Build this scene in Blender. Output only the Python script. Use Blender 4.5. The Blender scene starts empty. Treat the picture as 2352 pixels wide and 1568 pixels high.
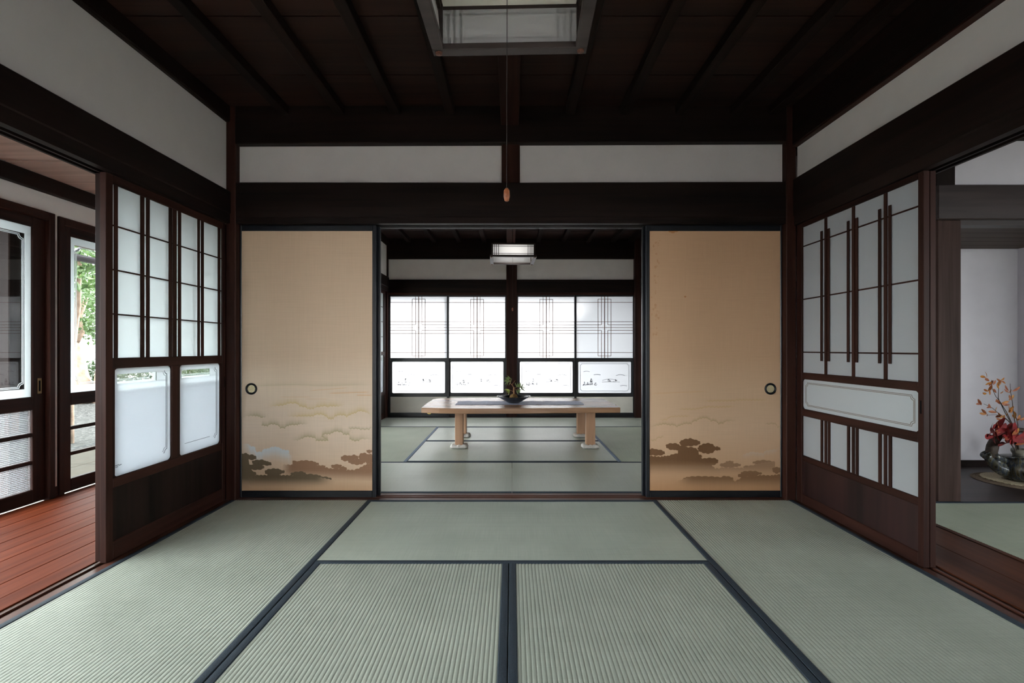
import bpy, bmesh, math, random
from mathutils import Vector, Matrix
random.seed(7)
S = bpy.context.scene
COL = S.collection
PI = math.pi

# ------------------------------------------------------------------ camera, sky, light, exposure
cam_d = bpy.data.cameras.new('camera')
cam_d.sensor_width = 36.0
cam_d.lens = 36.0 * 1110 / 2352
cam_d.shift_y = 16 / 2352
cam_d.clip_start = 0.02
cam = bpy.data.objects.new('camera', cam_d)
COL.objects.link(cam)
cam.location = (0, 0, 0.994)
cam.rotation_euler = (PI / 2, 0, 0)
S.camera = cam

world = bpy.data.worlds.new('overcast_sky')
S.world = world
world.use_nodes = True
wn = world.node_tree
wn.nodes['Background'].inputs[0].default_value = (0.93, 0.97, 1.0, 1)
wn.nodes['Background'].inputs[1].default_value = 1.0
S.view_settings.view_transform = 'Standard'
S.view_settings.look = 'None'
S.view_settings.gamma = 1.0
S.view_settings.use_curve_mapping = False
S.view_settings.exposure = 4.06
try:
    S.cycles.use_denoising = True
    S.cycles.denoiser = 'OPENIMAGEDENOISE'
    S.cycles.max_bounces = 14
    S.cycles.diffuse_bounces = 7
    S.cycles.transmission_bounces = 10
    S.cycles.transparent_max_bounces = 16
    S.cycles.sample_clamp_indirect = 8.0
    S.cycles.caustics_reflective = False
    S.cycles.caustics_refractive = False
except Exception:
    pass


sun_d = bpy.data.lights.new('hazy_sun', 'SUN')
sun_d.energy = 1.5
sun_d.angle = math.radians(9)
sun_d.color = (1.0, 0.97, 0.93)
sun = bpy.data.objects.new('hazy_sun', sun_d)
COL.objects.link(sun)
sun.rotation_euler = Vector((-0.62, -0.78, -0.50)).to_track_quat('-Z', 'Y').to_euler()


def portal(name, loc, rot, sx, sy):
    l = bpy.data.lights.new(name, 'AREA')
    l.shape = 'RECTANGLE'
    l.size, l.size_y = sx, sy
    l.cycles.is_portal = True
    o = bpy.data.objects.new(name, l)
    COL.objects.link(o)
    o.location = loc
    o.rotation_euler = rot


portal('daylight_veranda', (-3.45, 2.4, 0.95), (PI / 2, 0, -PI / 2), 9.4, 1.95)
portal('daylight_far_windows', (0, 7.25, 1.05), (-PI / 2, 0, 0), 3.8, 1.7)
portal('daylight_rear', (0, -1.45, 0.95), (PI / 2, 0, 0), 3.6, 1.8)
portal('daylight_side_rear', (4.5, -1.45, 1.15), (PI / 2, 0, 0), 1.3, 1.35)
portal('daylight_side_room', (5.80, -0.07, 0.95), (PI / 2, 0, PI / 2), 2.5, 1.8)

# ------------------------------------------------------------------ materials
MATS = {}


def nmat(name):
    m = bpy.data.materials.new(name)
    m.use_nodes = True
    nt = m.node_tree
    nt.nodes.clear()
    out = nt.nodes.new('ShaderNodeOutputMaterial')
    MATS[name] = m
    return m, nt, out


def N(nt, t, **kw):
    n = nt.nodes.new(t)
    for k, v in kw.items():
        setattr(n, k, v)
    return n


def c4(c):
    return (c[0], c[1], c[2], 1)


def ramp(nt, stops):
    r = N(nt, 'ShaderNodeValToRGB')
    e = r.color_ramp.elements
    while len(e) < len(stops):
        e.new(0.5)
    for i, (p, c) in enumerate(stops):
        e[i].position = p
        e[i].color = c4(c)
    return r


def coords(nt, scale, jitter=True):
    tc = N(nt, 'ShaderNodeTexCoord')
    mp = N(nt, 'ShaderNodeMapping')
    mp.inputs['Scale'].default_value = scale
    if jitter:
        oi = N(nt, 'ShaderNodeObjectInfo')
        mul = N(nt, 'ShaderNodeMath', operation='MULTIPLY')
        mul.inputs[1].default_value = 37.0
        nt.links.new(oi.outputs['Random'], mul.inputs[0])
        add = N(nt, 'ShaderNodeVectorMath', operation='ADD')
        nt.links.new(tc.outputs['Object'], add.inputs[0])
        nt.links.new(mul.outputs[0], add.inputs[1])
        nt.links.new(add.outputs[0], mp.inputs['Vector'])
    else:
        nt.links.new(tc.outputs['Object'], mp.inputs['Vector'])
    return mp


def simple(name, col, rough=0.6, spec=0.5, metal=0.0, noise=0.0, nscale=30.0, bump=0.0, sheen=0.0):
    m, nt, out = nmat(name)
    p = N(nt, 'ShaderNodeBsdfPrincipled')
    p.inputs['Base Color'].default_value = c4(col)
    p.inputs['Roughness'].default_value = rough
    p.inputs['Specular IOR Level'].default_value = spec
    p.inputs['Metallic'].default_value = metal
    if sheen:
        p.inputs['Sheen Weight'].default_value = sheen
    if noise or bump:
        mp = coords(nt, (nscale,) * 3)
        nz = N(nt, 'ShaderNodeTexNoise')
        nz.inputs['Scale'].default_value = 1.0
        nz.inputs['Detail'].default_value = 4.0
        nt.links.new(mp.outputs[0], nz.inputs['Vector'])
        if noise:
            lo = tuple(max(0, x * (1 - noise)) for x in col)
            hi = tuple(min(1, x * (1 + noise)) for x in col)
            r = ramp(nt, [(0.3, lo), (0.7, hi)])
            nt.links.new(nz.outputs['Fac'], r.inputs[0])
            nt.links.new(r.outputs[0], p.inputs['Base Color'])
        if bump:
            b = N(nt, 'ShaderNodeBump')
            b.inputs['Strength'].default_value = bump
            b.inputs['Distance'].default_value = 0.002
            nt.links.new(nz.outputs['Fac'], b.inputs['Height'])
            nt.links.new(b.outputs[0], p.inputs['Normal'])
    nt.links.new(p.outputs[0], out.inputs[0])
    return m


def wood(name, dark, light, axis, rough=0.45, spec=0.4, across=28.0, along=1.2, bump=0.15, figure=0.5):
    """grain runs along one axis; broad figure plus fine pores"""
    m, nt, out = nmat(name)
    p = N(nt, 'ShaderNodeBsdfPrincipled')
    sc = [across] * 3
    sc['XYZ'.index(axis)] = along
    mp = coords(nt, tuple(sc))
    n1 = N(nt, 'ShaderNodeTexNoise')
    n1.inputs['Scale'].default_value = 1.0
    n1.inputs['Detail'].default_value = 5.0
    n1.inputs['Distortion'].default_value = 0.7
    nt.links.new(mp.outputs[0], n1.inputs['Vector'])
    sc2 = [across * 0.22] * 3
    sc2['XYZ'.index(axis)] = along * 0.35
    mp2 = coords(nt, tuple(sc2))
    n2 = N(nt, 'ShaderNodeTexNoise')
    n2.inputs['Scale'].default_value = 1.0
    n2.inputs['Detail'].default_value = 2.0
    nt.links.new(mp2.outputs[0], n2.inputs['Vector'])
    mx = N(nt, 'ShaderNodeMix')
    mx.inputs[0].default_value = figure
    nt.links.new(n1.outputs['Fac'], mx.inputs[2])
    nt.links.new(n2.outputs['Fac'], mx.inputs[3])
    r = ramp(nt, [(0.36, dark), (0.64, light)])
    nt.links.new(mx.outputs[0], r.inputs[0])
    nt.links.new(r.outputs[0], p.inputs['Base Color'])
    p.inputs['Roughness'].default_value = rough
    p.inputs['Specular IOR Level'].default_value = spec
    b = N(nt, 'ShaderNodeBump')
    b.inputs['Strength'].default_value = bump
    b.inputs['Distance'].default_value = 0.001
    nt.links.new(n1.outputs['Fac'], b.inputs['Height'])
    nt.links.new(b.outputs[0], p.inputs['Normal'])
    nt.links.new(p.outputs[0], out.inputs[0])
    return m


for ax in 'XYZ':
    wood('dark_wood_' + ax, (0.005, 0.0028, 0.0024), (0.018, 0.0092, 0.0072), ax, rough=0.55, spec=0.14)
    wood('frame_wood_' + ax, (0.012, 0.0046, 0.0037), (0.046, 0.0168, 0.0118), ax, rough=0.5, spec=0.12)
    wood('red_wood_' + ax, (0.05, 0.018, 0.011), (0.12, 0.045, 0.028), ax, rough=0.38, spec=0.4)
wood('ceiling_wood', (0.010, 0.0038, 0.0028), (0.034, 0.0135, 0.0092), 'X', rough=0.6, spec=0.25)
wood('veranda_ceiling_wood', (0.42, 0.31, 0.26), (0.70, 0.55, 0.48), 'X', rough=0.5, spec=0.3, across=16, along=0.8)
wood('veranda_floor_wood', (0.095, 0.018, 0.006), (0.19, 0.042, 0.016), 'Y', rough=0.50, spec=0.05, across=24, along=1.0)
wood('post_wood', (0.026, 0.0145, 0.0120), (0.074, 0.044, 0.037), 'Z', rough=0.6, spec=0.1)
wood('alcove_beam_wood', (0.02, 0.0135, 0.0125), (0.052, 0.036, 0.034), 'X', rough=0.4, spec=0.4)
wood('alcove_floor_wood', (0.020, 0.012, 0.011), (0.05, 0.032, 0.030), 'X', rough=0.4, spec=0.35)
wood('alcove_ceiling_wood', (0.05, 0.034, 0.026), (0.09, 0.064, 0.05), 'X', rough=0.6, spec=0.2)
wood('side_floor_wood', (0.040, 0.0125, 0.006), (0.105, 0.036, 0.018), 'Y', rough=0.42, spec=0.12)
wood('oak_X', (0.28, 0.145, 0.080), (0.45, 0.255, 0.150), 'X', rough=0.27, spec=1.0, across=20, along=1.0, bump=0.02)
wood('oak_Z', (0.36, 0.205, 0.125), (0.53, 0.32, 0.21), 'Z', rough=0.5, spec=0.3, across=30, along=1.5)
wood('outer_wood', (0.006, 0.0032, 0.0028), (0.018, 0.0095, 0.008), 'Z', rough=0.6, spec=0.1)
wood('eave_wood', (0.16, 0.075, 0.06), (0.25, 0.12, 0.095), 'Y', rough=0.7, spec=0.2)
simple('plaster_lit', (0.86, 0.825, 0.80), 0.85, 0.2, noise=0.03, nscale=6, bump=0.15)  # same plaster in a lighter colour, standing in for stronger light
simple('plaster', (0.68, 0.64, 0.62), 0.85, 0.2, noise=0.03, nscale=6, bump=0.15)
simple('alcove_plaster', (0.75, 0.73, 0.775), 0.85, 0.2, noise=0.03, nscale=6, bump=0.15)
simple('kick_board', (0.74, 0.70, 0.64), 0.6, 0.3, noise=0.04, nscale=10)
simple('lacquer', (0.007, 0.008, 0.012), 0.32, 0.5, noise=0.25, nscale=20)
simple('edge_cloth', (0.030, 0.043, 0.058), 0.7, 0.3, noise=0.35, nscale=400, bump=0.3)
simple('edge_cloth_lit', (0.12, 0.17, 0.24), 0.6, 0.3, noise=0.3, nscale=400, bump=0.3)  # lit copy of the edge cloth: bluish window light put into its colour
simple('straw_core', (0.20, 0.17, 0.10), 0.9, 0.1)
simple('iron', (0.035, 0.03, 0.026), 0.4, 0.5, metal=0.6, noise=0.3, nscale=80)
simple('copper', (0.15, 0.065, 0.042), 0.5, 0.4, metal=0.5, noise=0.8, nscale=700, bump=1.0)
simple('brass_plate', (0.62, 0.52, 0.32), 0.45, 0.5, metal=0.35, noise=0.35, nscale=300, bump=0.8)
simple('brass_dull', (0.20, 0.13, 0.06), 0.4, 0.5, metal=0.7)
simple('lamp_reflector', (0.80, 0.76, 0.66), 0.5, 0.3)
simple('cord', (0.02, 0.016, 0.014), 0.6, 0.3)
simple('pull_wood', (0.27, 0.085, 0.035), 0.4, 0.4, noise=0.3, nscale=120)
simple('bowl_black', (0.010, 0.012, 0.016), 0.22, 0.5)
simple('moss', (0.20, 0.115, 0.045), 0.95, 0.1, noise=0.8, nscale=220, bump=1.0)
simple('bark', (0.38, 0.21, 0.12), 0.85, 0.2, noise=0.45, nscale=150, bump=0.6)
simple('stem_bark', (0.075, 0.055, 0.045), 0.8, 0.2, noise=0.4, nscale=120)
simple('pad_cloth', (0.60, 0.57, 0.54), 0.9, 0.1, noise=0.12, nscale=70, bump=0.7)
simple('runner_cloth', (0.42, 0.44, 0.56), 0.6, 0.4, noise=0.18, nscale=40, bump=0.4)
simple('straw_mat', (0.22, 0.165, 0.115), 0.85, 0.2, noise=0.35, nscale=200, bump=0.6)
simple('lace', (0.52, 0.44, 0.30), 0.9, 0.15, noise=0.35, nscale=160, bump=0.9)
simple('tree_bark', (0.26, 0.19, 0.145), 0.9, 0.1, noise=0.35, nscale=8, bump=0.5)
simple('gutter_metal', (0.16, 0.16, 0.18), 0.4, 0.5, metal=0.2)
simple('concrete', (0.42, 0.41, 0.39), 0.85, 0.2, noise=0.12, nscale=5, bump=0.2)
simple('garden_wall_white', (0.70, 0.69, 0.66), 0.85, 0.2)
simple('slot_dark', (0.004, 0.004, 0.005), 0.8, 0.1)
simple('etch_grey', (0.20, 0.215, 0.24), 0.5, 0.3)
simple('yellow_tag', (0.75, 0.55, 0.18), 0.6, 0.3)


def leafmat(name, c1, c2, trans=0.35, rough=0.45):
    m, nt, out = nmat(name)
    mp = coords(nt, (9, 9, 9))
    nz = N(nt, 'ShaderNodeTexNoise')
    nz.inputs['Scale'].default_value = 3.0
    nt.links.new(mp.outputs[0], nz.inputs['Vector'])
    r = ramp(nt, [(0.35, c1), (0.65, c2)])
    nt.links.new(nz.outputs['Fac'], r.inputs[0])
    p = N(nt, 'ShaderNodeBsdfPrincipled')
    p.inputs['Roughness'].default_value = rough
    nt.links.new(r.outputs[0], p.inputs['Base Color'])
    t = N(nt, 'ShaderNodeBsdfTranslucent')
    nt.links.new(r.outputs[0], t.inputs[0])
    mx = N(nt, 'ShaderNodeMixShader')
    mx.inputs[0].default_value = trans
    nt.links.new(p.outputs[0], mx.inputs[1])
    nt.links.new(t.outputs[0], mx.inputs[2])
    nt.links.new(mx.outputs[0], out.inputs[0])


leafmat('leaf_green', (0.03, 0.06, 0.02), (0.085, 0.14, 0.045))
leafmat('leaf_hedge', (0.018, 0.036, 0.012), (0.045, 0.075, 0.028))
leafmat('leaf_bonsai', (0.12, 0.19, 0.06), (0.30, 0.40, 0.16))
leafmat('leaf_bonsai_bright', (0.30, 0.40, 0.08), (0.50, 0.56, 0.16))
leafmat('leaf_orange', (0.42, 0.12, 0.03), (0.62, 0.28, 0.05))
leafmat('leaf_rust', (0.36, 0.10, 0.05), (0.52, 0.20, 0.09))
leafmat('leaf_red', (0.15, 0.006, 0.008), (0.30, 0.013, 0.016), 0.05, 0.75)
leafmat('leaf_red_yellow', (0.28, 0.016, 0.013), (0.40, 0.17, 0.025), 0.05, 0.75)
leafmat('leaf_dark_red', (0.07, 0.012, 0.012), (0.17, 0.02, 0.02), 0.1, 0.35)


def frosted(name, col=(0.86, 0.90, 0.91), trans=0.8, gloss=0.06, rough=0.25, tint=None):
    m, nt, out = nmat(name)
    t = N(nt, 'ShaderNodeBsdfTranslucent')
    t.inputs[0].default_value = c4(col)
    d = N(nt, 'ShaderNodeBsdfDiffuse')
    d.inputs[0].default_value = c4(col)
    mx = N(nt, 'ShaderNodeMixShader')
    mx.inputs[0].default_value = trans
    nt.links.new(d.outputs[0], mx.inputs[1])
    nt.links.new(t.outputs[0], mx.inputs[2])
    g = N(nt, 'ShaderNodeBsdfGlossy')
    g.inputs['Roughness'].default_value = rough
    mx2 = N(nt, 'ShaderNodeMixShader')
    mx2.inputs[0].default_value = gloss
    nt.links.new(mx.outputs[0], mx2.inputs[1])
    nt.links.new(g.outputs[0], mx2.inputs[2])
    nt.links.new(mx2.outputs[0], out.inputs[0])


frosted('frosted_glass', (0.70, 0.725, 0.735))
frosted('frosted_window', (0.500, 0.502, 0.510), 0.92, 0.04)
frosted('etched_mark', (0.16, 0.17, 0.19), 0.8, 0.02)
frosted('etched_line', (0.24, 0.245, 0.26), 0.85, 0.02)
frosted('shade_paper', (0.86, 0.86, 0.86), 0.85, 0.0)
frosted('lattice_glass_pale', (0.65, 0.665, 0.685), 0.45, 0.05)
frosted('frosted_rear', (0.90, 0.92, 0.94), 0.9, 0.02)
frosted('frosted_glass_low', (0.755, 0.775, 0.80))
frosted('frosted_glass_pale', (0.83, 0.855, 0.87))
frosted('lattice_glass', (0.55, 0.56, 0.58), 0.45, 0.05)
frosted('rear_paper', (0.92, 0.905, 0.895), 0.35, 0.0)


def clear(name, tint=(0.96, 0.98, 0.97), refl=0.07, rough=0.0, ribs=False):
    m, nt, out = nmat(name)
    t = N(nt, 'ShaderNodeBsdfTransparent')
    t.inputs[0].default_value = c4(tint)
    g = N(nt, 'ShaderNodeBsdfGlossy')
    g.inputs['Roughness'].default_value = rough
    mx = N(nt, 'ShaderNodeMixShader')
    mx.inputs[0].default_value = refl
    nt.links.new(t.outputs[0], mx.inputs[1])
    nt.links.new(g.outputs[0], mx.inputs[2])
    last = mx
    if ribs:
        tr = N(nt, 'ShaderNodeBsdfTranslucent')
        tr.inputs[0].default_value = (0.8, 0.83, 0.86, 1)
        mp = coords(nt, (1, 1, 1), False)
        w = N(nt, 'ShaderNodeTexWave', wave_type='BANDS', bands_direction='Z')
        w.inputs['Scale'].default_value = 28.0
        w.inputs['Distortion'].default_value = 1.5
        nt.links.new(mp.outputs[0], w.inputs['Vector'])
        mr = N(nt, 'ShaderNodeMapRange')
        mr.inputs['To Min'].default_value = 0.02
        mr.inputs['To Max'].default_value = 0.12
        nt.links.new(w.outputs['Fac'], mr.inputs[0])
        m2 = N(nt, 'ShaderNodeMixShader')
        nt.links.new(mr.outputs[0], m2.inputs[0])
        nt.links.new(mx.outputs[0], m2.inputs[1])
        nt.links.new(tr.outputs[0], m2.inputs[2])
        last = m2
    nt.links.new(last.outputs[0], out.inputs[0])


clear('clear_glass')
clear('ribbed_glass', ribs=True)


def rush(name, axis, c_lo, c_hi, rough=0.55, spec=0.35):
    """woven rush: stems lie across the ribs; 'axis' is the direction the ribs run"""
    m, nt, out = nmat(name)
    p = N(nt, 'ShaderNodeBsdfPrincipled')
    sc = (4.0, 900.0, 1.0) if axis == 'Y' else (900.0, 4.0, 1.0)
    mp = coords(nt, sc)
    n1 = N(nt, 'ShaderNodeTexNoise')
    n1.inputs['Scale'].default_value = 1.0
    n1.inputs['Detail'].default_value = 2.0
    nt.links.new(mp.outputs[0], n1.inputs['Vector'])
    mp2 = coords(nt, (2.5, 2.5, 2.5))
    n2 = N(nt, 'ShaderNodeTexNoise')
    n2.inputs['Scale'].default_value = 1.0
    n2.inputs['Detail'].default_value = 3.0
    nt.links.new(mp2.outputs[0], n2.inputs['Vector'])
    mx = N(nt, 'ShaderNodeMix')
    mx.inputs[0].default_value = 0.45
    nt.links.new(n1.outputs['Fac'], mx.inputs[2])
    nt.links.new(n2.outputs['Fac'], mx.inputs[3])
    r = ramp(nt, [(0.34, c_lo), (0.66, c_hi)])
    nt.links.new(mx.outputs[0], r.inputs[0])
    nt.links.new(r.outputs[0], p.inputs['Base Color'])
    p.inputs['Roughness'].default_value = rough
    p.inputs['Specular IOR Level'].default_value = spec
    b = N(nt, 'ShaderNodeBump')
    b.inputs['Strength'].default_value = 0.25
    b.inputs['Distance'].default_value = 0.0008
    nt.links.new(n1.outputs['Fac'], b.inputs['Height'])
    nt.links.new(b.outputs[0], p.inputs['Normal'])
    nt.links.new(p.outputs[0], out.inputs[0])


for ax in 'XY':
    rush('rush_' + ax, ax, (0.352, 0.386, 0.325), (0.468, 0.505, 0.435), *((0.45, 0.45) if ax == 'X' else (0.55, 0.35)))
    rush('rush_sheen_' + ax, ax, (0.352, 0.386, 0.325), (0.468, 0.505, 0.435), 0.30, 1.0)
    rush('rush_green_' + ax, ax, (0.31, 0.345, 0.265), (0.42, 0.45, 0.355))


def painted_paper(name, tint):
    m, nt, out = nmat(name)
    p = N(nt, 'ShaderNodeBsdfPrincipled')
    tc = N(nt, 'ShaderNodeTexCoord')
    sx = N(nt, 'ShaderNodeSeparateXYZ')
    nt.links.new(tc.outputs['Object'], sx.inputs[0])
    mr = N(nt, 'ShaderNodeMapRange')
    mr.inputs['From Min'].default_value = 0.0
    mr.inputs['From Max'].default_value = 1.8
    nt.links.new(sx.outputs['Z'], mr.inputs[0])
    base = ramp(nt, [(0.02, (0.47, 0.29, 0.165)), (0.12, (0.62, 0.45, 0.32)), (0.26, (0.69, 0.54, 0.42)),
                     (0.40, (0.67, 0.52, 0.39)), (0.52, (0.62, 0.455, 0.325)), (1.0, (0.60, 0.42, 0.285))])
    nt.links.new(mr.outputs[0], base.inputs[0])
    # silk threads both ways
    cols = []
    for sc in ((5, 3, 620), (620, 3, 5)):
        mp = coords(nt, sc)
        nz = N(nt, 'ShaderNodeTexNoise')
        nz.inputs['Scale'].default_value = 1.0
        nz.inputs['Detail'].default_value = 3.0
        nt.links.new(mp.outputs[0], nz.inputs['Vector'])
        cols.append(nz)
    ad = N(nt, 'ShaderNodeMath', operation='ADD')
    nt.links.new(cols[0].outputs['Fac'], ad.inputs[0])
    nt.links.new(cols[1].outputs['Fac'], ad.inputs[1])
    thr = N(nt, 'ShaderNodeMapRange')
    thr.inputs['From Min'].default_value = 0.6
    thr.inputs['From Max'].default_value = 1.4
    thr.inputs['To Min'].default_value = 0.91
    thr.inputs['To Max'].default_value = 1.09
    nt.links.new(ad.outputs[0], thr.inputs[0])
    at = N(nt, 'ShaderNodeAttribute', attribute_name='paint')
    mx = N(nt, 'ShaderNodeMix', data_type='RGBA')
    nt.links.new(at.outputs['Alpha'], mx.inputs[0])
    nt.links.new(base.outputs[0], mx.inputs[6])
    nt.links.new(at.outputs['Color'], mx.inputs[7])
    vm = N(nt, 'ShaderNodeVectorMath', operation='SCALE')
    nt.links.new(mx.outputs[2], vm.inputs[0])
    nt.links.new(thr.outputs[0], vm.inputs['Scale'])
    tn = N(nt, 'ShaderNodeVectorMath', operation='MULTIPLY')
    tn.inputs[1].default_value = tint
    nt.links.new(vm.outputs[0], tn.inputs[0])
    nt.links.new(tn.outputs[0], p.inputs['Base Color'])
    p.inputs['Roughness'].default_value = 0.7
    p.inputs['Specular IOR Level'].default_value = 0.25
    nt.links.new(p.outputs[0], out.inputs[0])


painted_paper('painted_paper', (1.08, 1.08, 1.10))
painted_paper('painted_paper_warm', (0.98, 0.84, 0.72))  # warmer, darker tint for the right-hand panel


def glaze():
    m, nt, out = nmat('vase_glaze')
    p = N(nt, 'ShaderNodeBsdfPrincipled')
    mp = coords(nt, (26, 26, 6), False)
    nz = N(nt, 'ShaderNodeTexNoise')
    nz.inputs['Scale'].default_value = 1.6
    nz.inputs['Detail'].default_value = 3.0
    nz.inputs['Distortion'].default_value = 0.25
    nt.links.new(mp.outputs[0], nz.inputs['Vector'])
    r = ramp(nt, [(0.32, (0.014, 0.012, 0.009)), (0.43, (0.050, 0.046, 0.028)), (0.50, (0.022, 0.032, 0.055)),
                  (0.58, (0.105, 0.105, 0.085)), (0.66, (0.075, 0.056, 0.022)), (0.78, (0.020, 0.018, 0.014))])
    nt.links.new(nz.outputs['Fac'], r.inputs[0])
    nt.links.new(r.outputs[0], p.inputs['Base Color'])
    p.inputs['Roughness'].default_value = 0.12
    nt.links.new(p.outputs[0], out.inputs[0])


glaze()
simple('vase_neck_glaze', (0.20, 0.185, 0.15), 0.15, 0.5, noise=0.4, nscale=30)
simple('handle_clay', (0.050, 0.036, 0.028), 0.6, 0.3, noise=0.5, nscale=60, bump=0.8)


def ground_mat():
    m, nt, out = nmat('gravel')
    p = N(nt, 'ShaderNodeBsdfPrincipled')
    mp = coords(nt, (1, 1, 1), False)
    v = N(nt, 'ShaderNodeTexVoronoi')
    v.inputs['Scale'].default_value = 28.0
    nt.links.new(mp.outputs[0], v.inputs['Vector'])
    r = ramp(nt, [(0.0, (0.022, 0.022, 0.0215)), (0.6, (0.034, 0.034, 0.033)), (1.0, (0.085, 0.084, 0.08))])
    nt.links.new(v.outputs['Color'], r.inputs[0])
    nt.links.new(r.outputs[0], p.inputs['Base Color'])
    b = N(nt, 'ShaderNodeBump')
    b.inputs['Strength'].default_value = 0.6
    b.inputs['Distance'].default_value = 0.02
    nt.links.new(v.outputs['Distance'], b.inputs['Height'])
    nt.links.new(b.outputs[0], p.inputs['Normal'])
    p.inputs['Roughness'].default_value = 0.95
    p.inputs['Specular IOR Level'].default_value = 0.05
    nt.links.new(p.outputs[0], out.inputs[0])


ground_mat()


# ------------------------------------------------------------------ mesh helpers
class MB:
    def __init__(self):
        self.v, self.f, self.c = [], [], {}

    def add(self, vs, fs, col=None):
        n = len(self.v)
        self.v += [tuple(p) for p in vs]
        self.f += [tuple(i + n for i in q) for q in fs]
        if col is not None:
            for i, cc in enumerate(col):
                self.c[n + i] = cc
        return self

    def box(self, x0, x1, y0, y1, z0, z1):
        x0, x1 = min(x0, x1), max(x0, x1)
        y0, y1 = min(y0, y1), max(y0, y1)
        z0, z1 = min(z0, z1), max(z0, z1)
        return self.add([(x0, y0, z0), (x1, y0, z0), (x1, y1, z0), (x0, y1, z0), (x0, y0, z1), (x1, y0, z1), (x1, y1, z1), (x0, y1, z1)],
                        [(0, 3, 2, 1), (4, 5, 6, 7), (0, 1, 5, 4), (1, 2, 6, 5), (2, 3, 7, 6), (3, 0, 4, 7)])

    def extrude(self, pts, d):
        """closed 3D outline pushed along vector d"""
        n = len(pts)
        a = [Vector(p) for p in pts]
        b = [p + Vector(d) for p in a]
        fs = [tuple(range(n - 1, -1, -1)), tuple(range(n, 2 * n))]
        fs += [(i, (i + 1) % n, n + (i + 1) % n, n + i) for i in range(n)]
        return self.add(a + b, fs)

    def tube(self, pts, radii, seg=8, cap=True):
        pts = [Vector(p) for p in pts]
        if not hasattr(radii, '__len__'):
            radii = [radii] * len(pts)
        vs, fs = [], []
        up = Vector((0.13, 0.31, 0.94)).normalized()
        for i, p in enumerate(pts):
            t = (pts[min(i + 1, len(pts) - 1)] - pts[max(i - 1, 0)]).normalized()
            if abs(t.dot(up)) > 0.97:
                up = Vector((1, 0.1, 0)).normalized()
            u = t.cross(up).normalized()
            w = u.cross(t)
            for k in range(seg):
                a = 2 * PI * k / seg
                vs.append(p + (u * math.cos(a) + w * math.sin(a)) * radii[i])
        for i in range(len(pts) - 1):
            for k in range(seg):
                fs.append((i * seg + k, i * seg + (k + 1) % seg, (i + 1) * seg + (k + 1) % seg, (i + 1) * seg + k))
        if cap:
            fs.append(tuple(range(seg - 1, -1, -1)))
            o = (len(pts) - 1) * seg
            fs.append(tuple(range(o, o + seg)))
        return self.add(vs, fs)

    def lathe(self, prof, c, seg=32, wob=None):
        vs, fs = [], []
        for j, (r, z) in enumerate(prof):
            for k in range(seg):
                a = 2 * PI * k / seg
                rr = r * (1 + (wob(a, j) if wob else 0))
                vs.append((c[0] + rr * math.cos(a), c[1] + rr * math.sin(a), c[2] + z))
        for j in range(len(prof) - 1):
            for k in range(seg):
                fs.append((j * seg + k, j * seg + (k + 1) % seg, (j + 1) * seg + (k + 1) % seg, (j + 1) * seg + k))
        fs.append(tuple(range(seg - 1, -1, -1)))
        o = (len(prof) - 1) * seg
        fs.append(tuple(range(o, o + seg)))
        return self.add(vs, fs)

    def disc_y(self, cx, y, cz, r, h, seg=28, profile=None):
        """round boss on a panel that faces -Y; profile = [(radius, how far it stands out)]"""
        prof = profile or [(r, 0), (r, h), (r * 0.9, h)]
        vs, fs = [], []
        for (rr, hh) in prof:
            for k in range(seg):
                a = 2 * PI * k / seg
                vs.append((cx + rr * math.cos(a), y - hh, cz + rr * math.sin(a)))
        for j in range(len(prof) - 1):
            for k in range(seg):
                fs.append((j * seg + k, j * seg + (k + 1) % seg, (j + 1) * seg + (k + 1) % seg, (j + 1) * seg + k))
        o = (len(prof) - 1) * seg
        fs.append(tuple(range(o, o + seg)))
        return self.add(vs, fs)

    def build(self, name, mat, parent=None, bevel=0.0, smooth=False):
        me = bpy.data.meshes.new(name)
        me.from_pydata(self.v, [], self.f)
        me.materials.append(MATS[mat])
        if self.c:
            a = me.color_attributes.new('paint', 'FLOAT_COLOR', 'POINT')
            for i in range(len(self.v)):
                a.data[i].color = self.c.get(i, (0, 0, 0, 0))
        if smooth:
            for p in me.polygons:
                p.use_smooth = True
        me.validate()
        me.update()
        o = bpy.data.objects.new(name, me)
        COL.objects.link(o)
        if parent is not None:
            attach(o, parent)
        if bevel:
            md = o.modifiers.new('edge', 'BEVEL')
            md.width = bevel
            md.segments = 1
            md.limit_method = 'ANGLE'
            md.angle_limit = 0.7
        return o


def attach(o, parent):
    # parents here are only ever moved, never turned, before their parts are attached
    off = Vector((0, 0, 0))
    p = parent
    while p is not None:
        off += p.location
        p = p.parent
    o.parent = parent
    o.location = o.location - off


def empty(name, loc=(0, 0, 0)):
    o = bpy.data.objects.new(name, None)
    o.empty_display_size = 0.1
    COL.objects.link(o)
    o.location = loc
    return o


def thing(name, label, cat, loc=(0, 0, 0), group=None):
    return tag(empty(name, loc), label, cat, group)


def tag(o, label, cat, group=None):
    o['label'] = label
    o['category'] = cat
    if group:
        o['group'] = group
    return o


def struct(name, label=None, loc=(0, 0, 0)):
    o = empty(name, loc)
    o['kind'] = 'structure'
    if label:
        o['label'] = label
    return o


def bar(name, mat, parent, b, bevel=0.0):
    return MB().box(*b).build(name, mat, parent, bevel)


def sbox(name, mat, b, label=None, bevel=0.0):
    o = MB().box(*b).build(name, mat, None, bevel)
    o['kind'] = 'structure'
    if label:
        o['label'] = label
    return o


def copy_part(src, parent, off):
    c = src.copy()
    COL.objects.link(c)
    c.parent = parent
    c.location = src.location + Vector(off)
    return c


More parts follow.
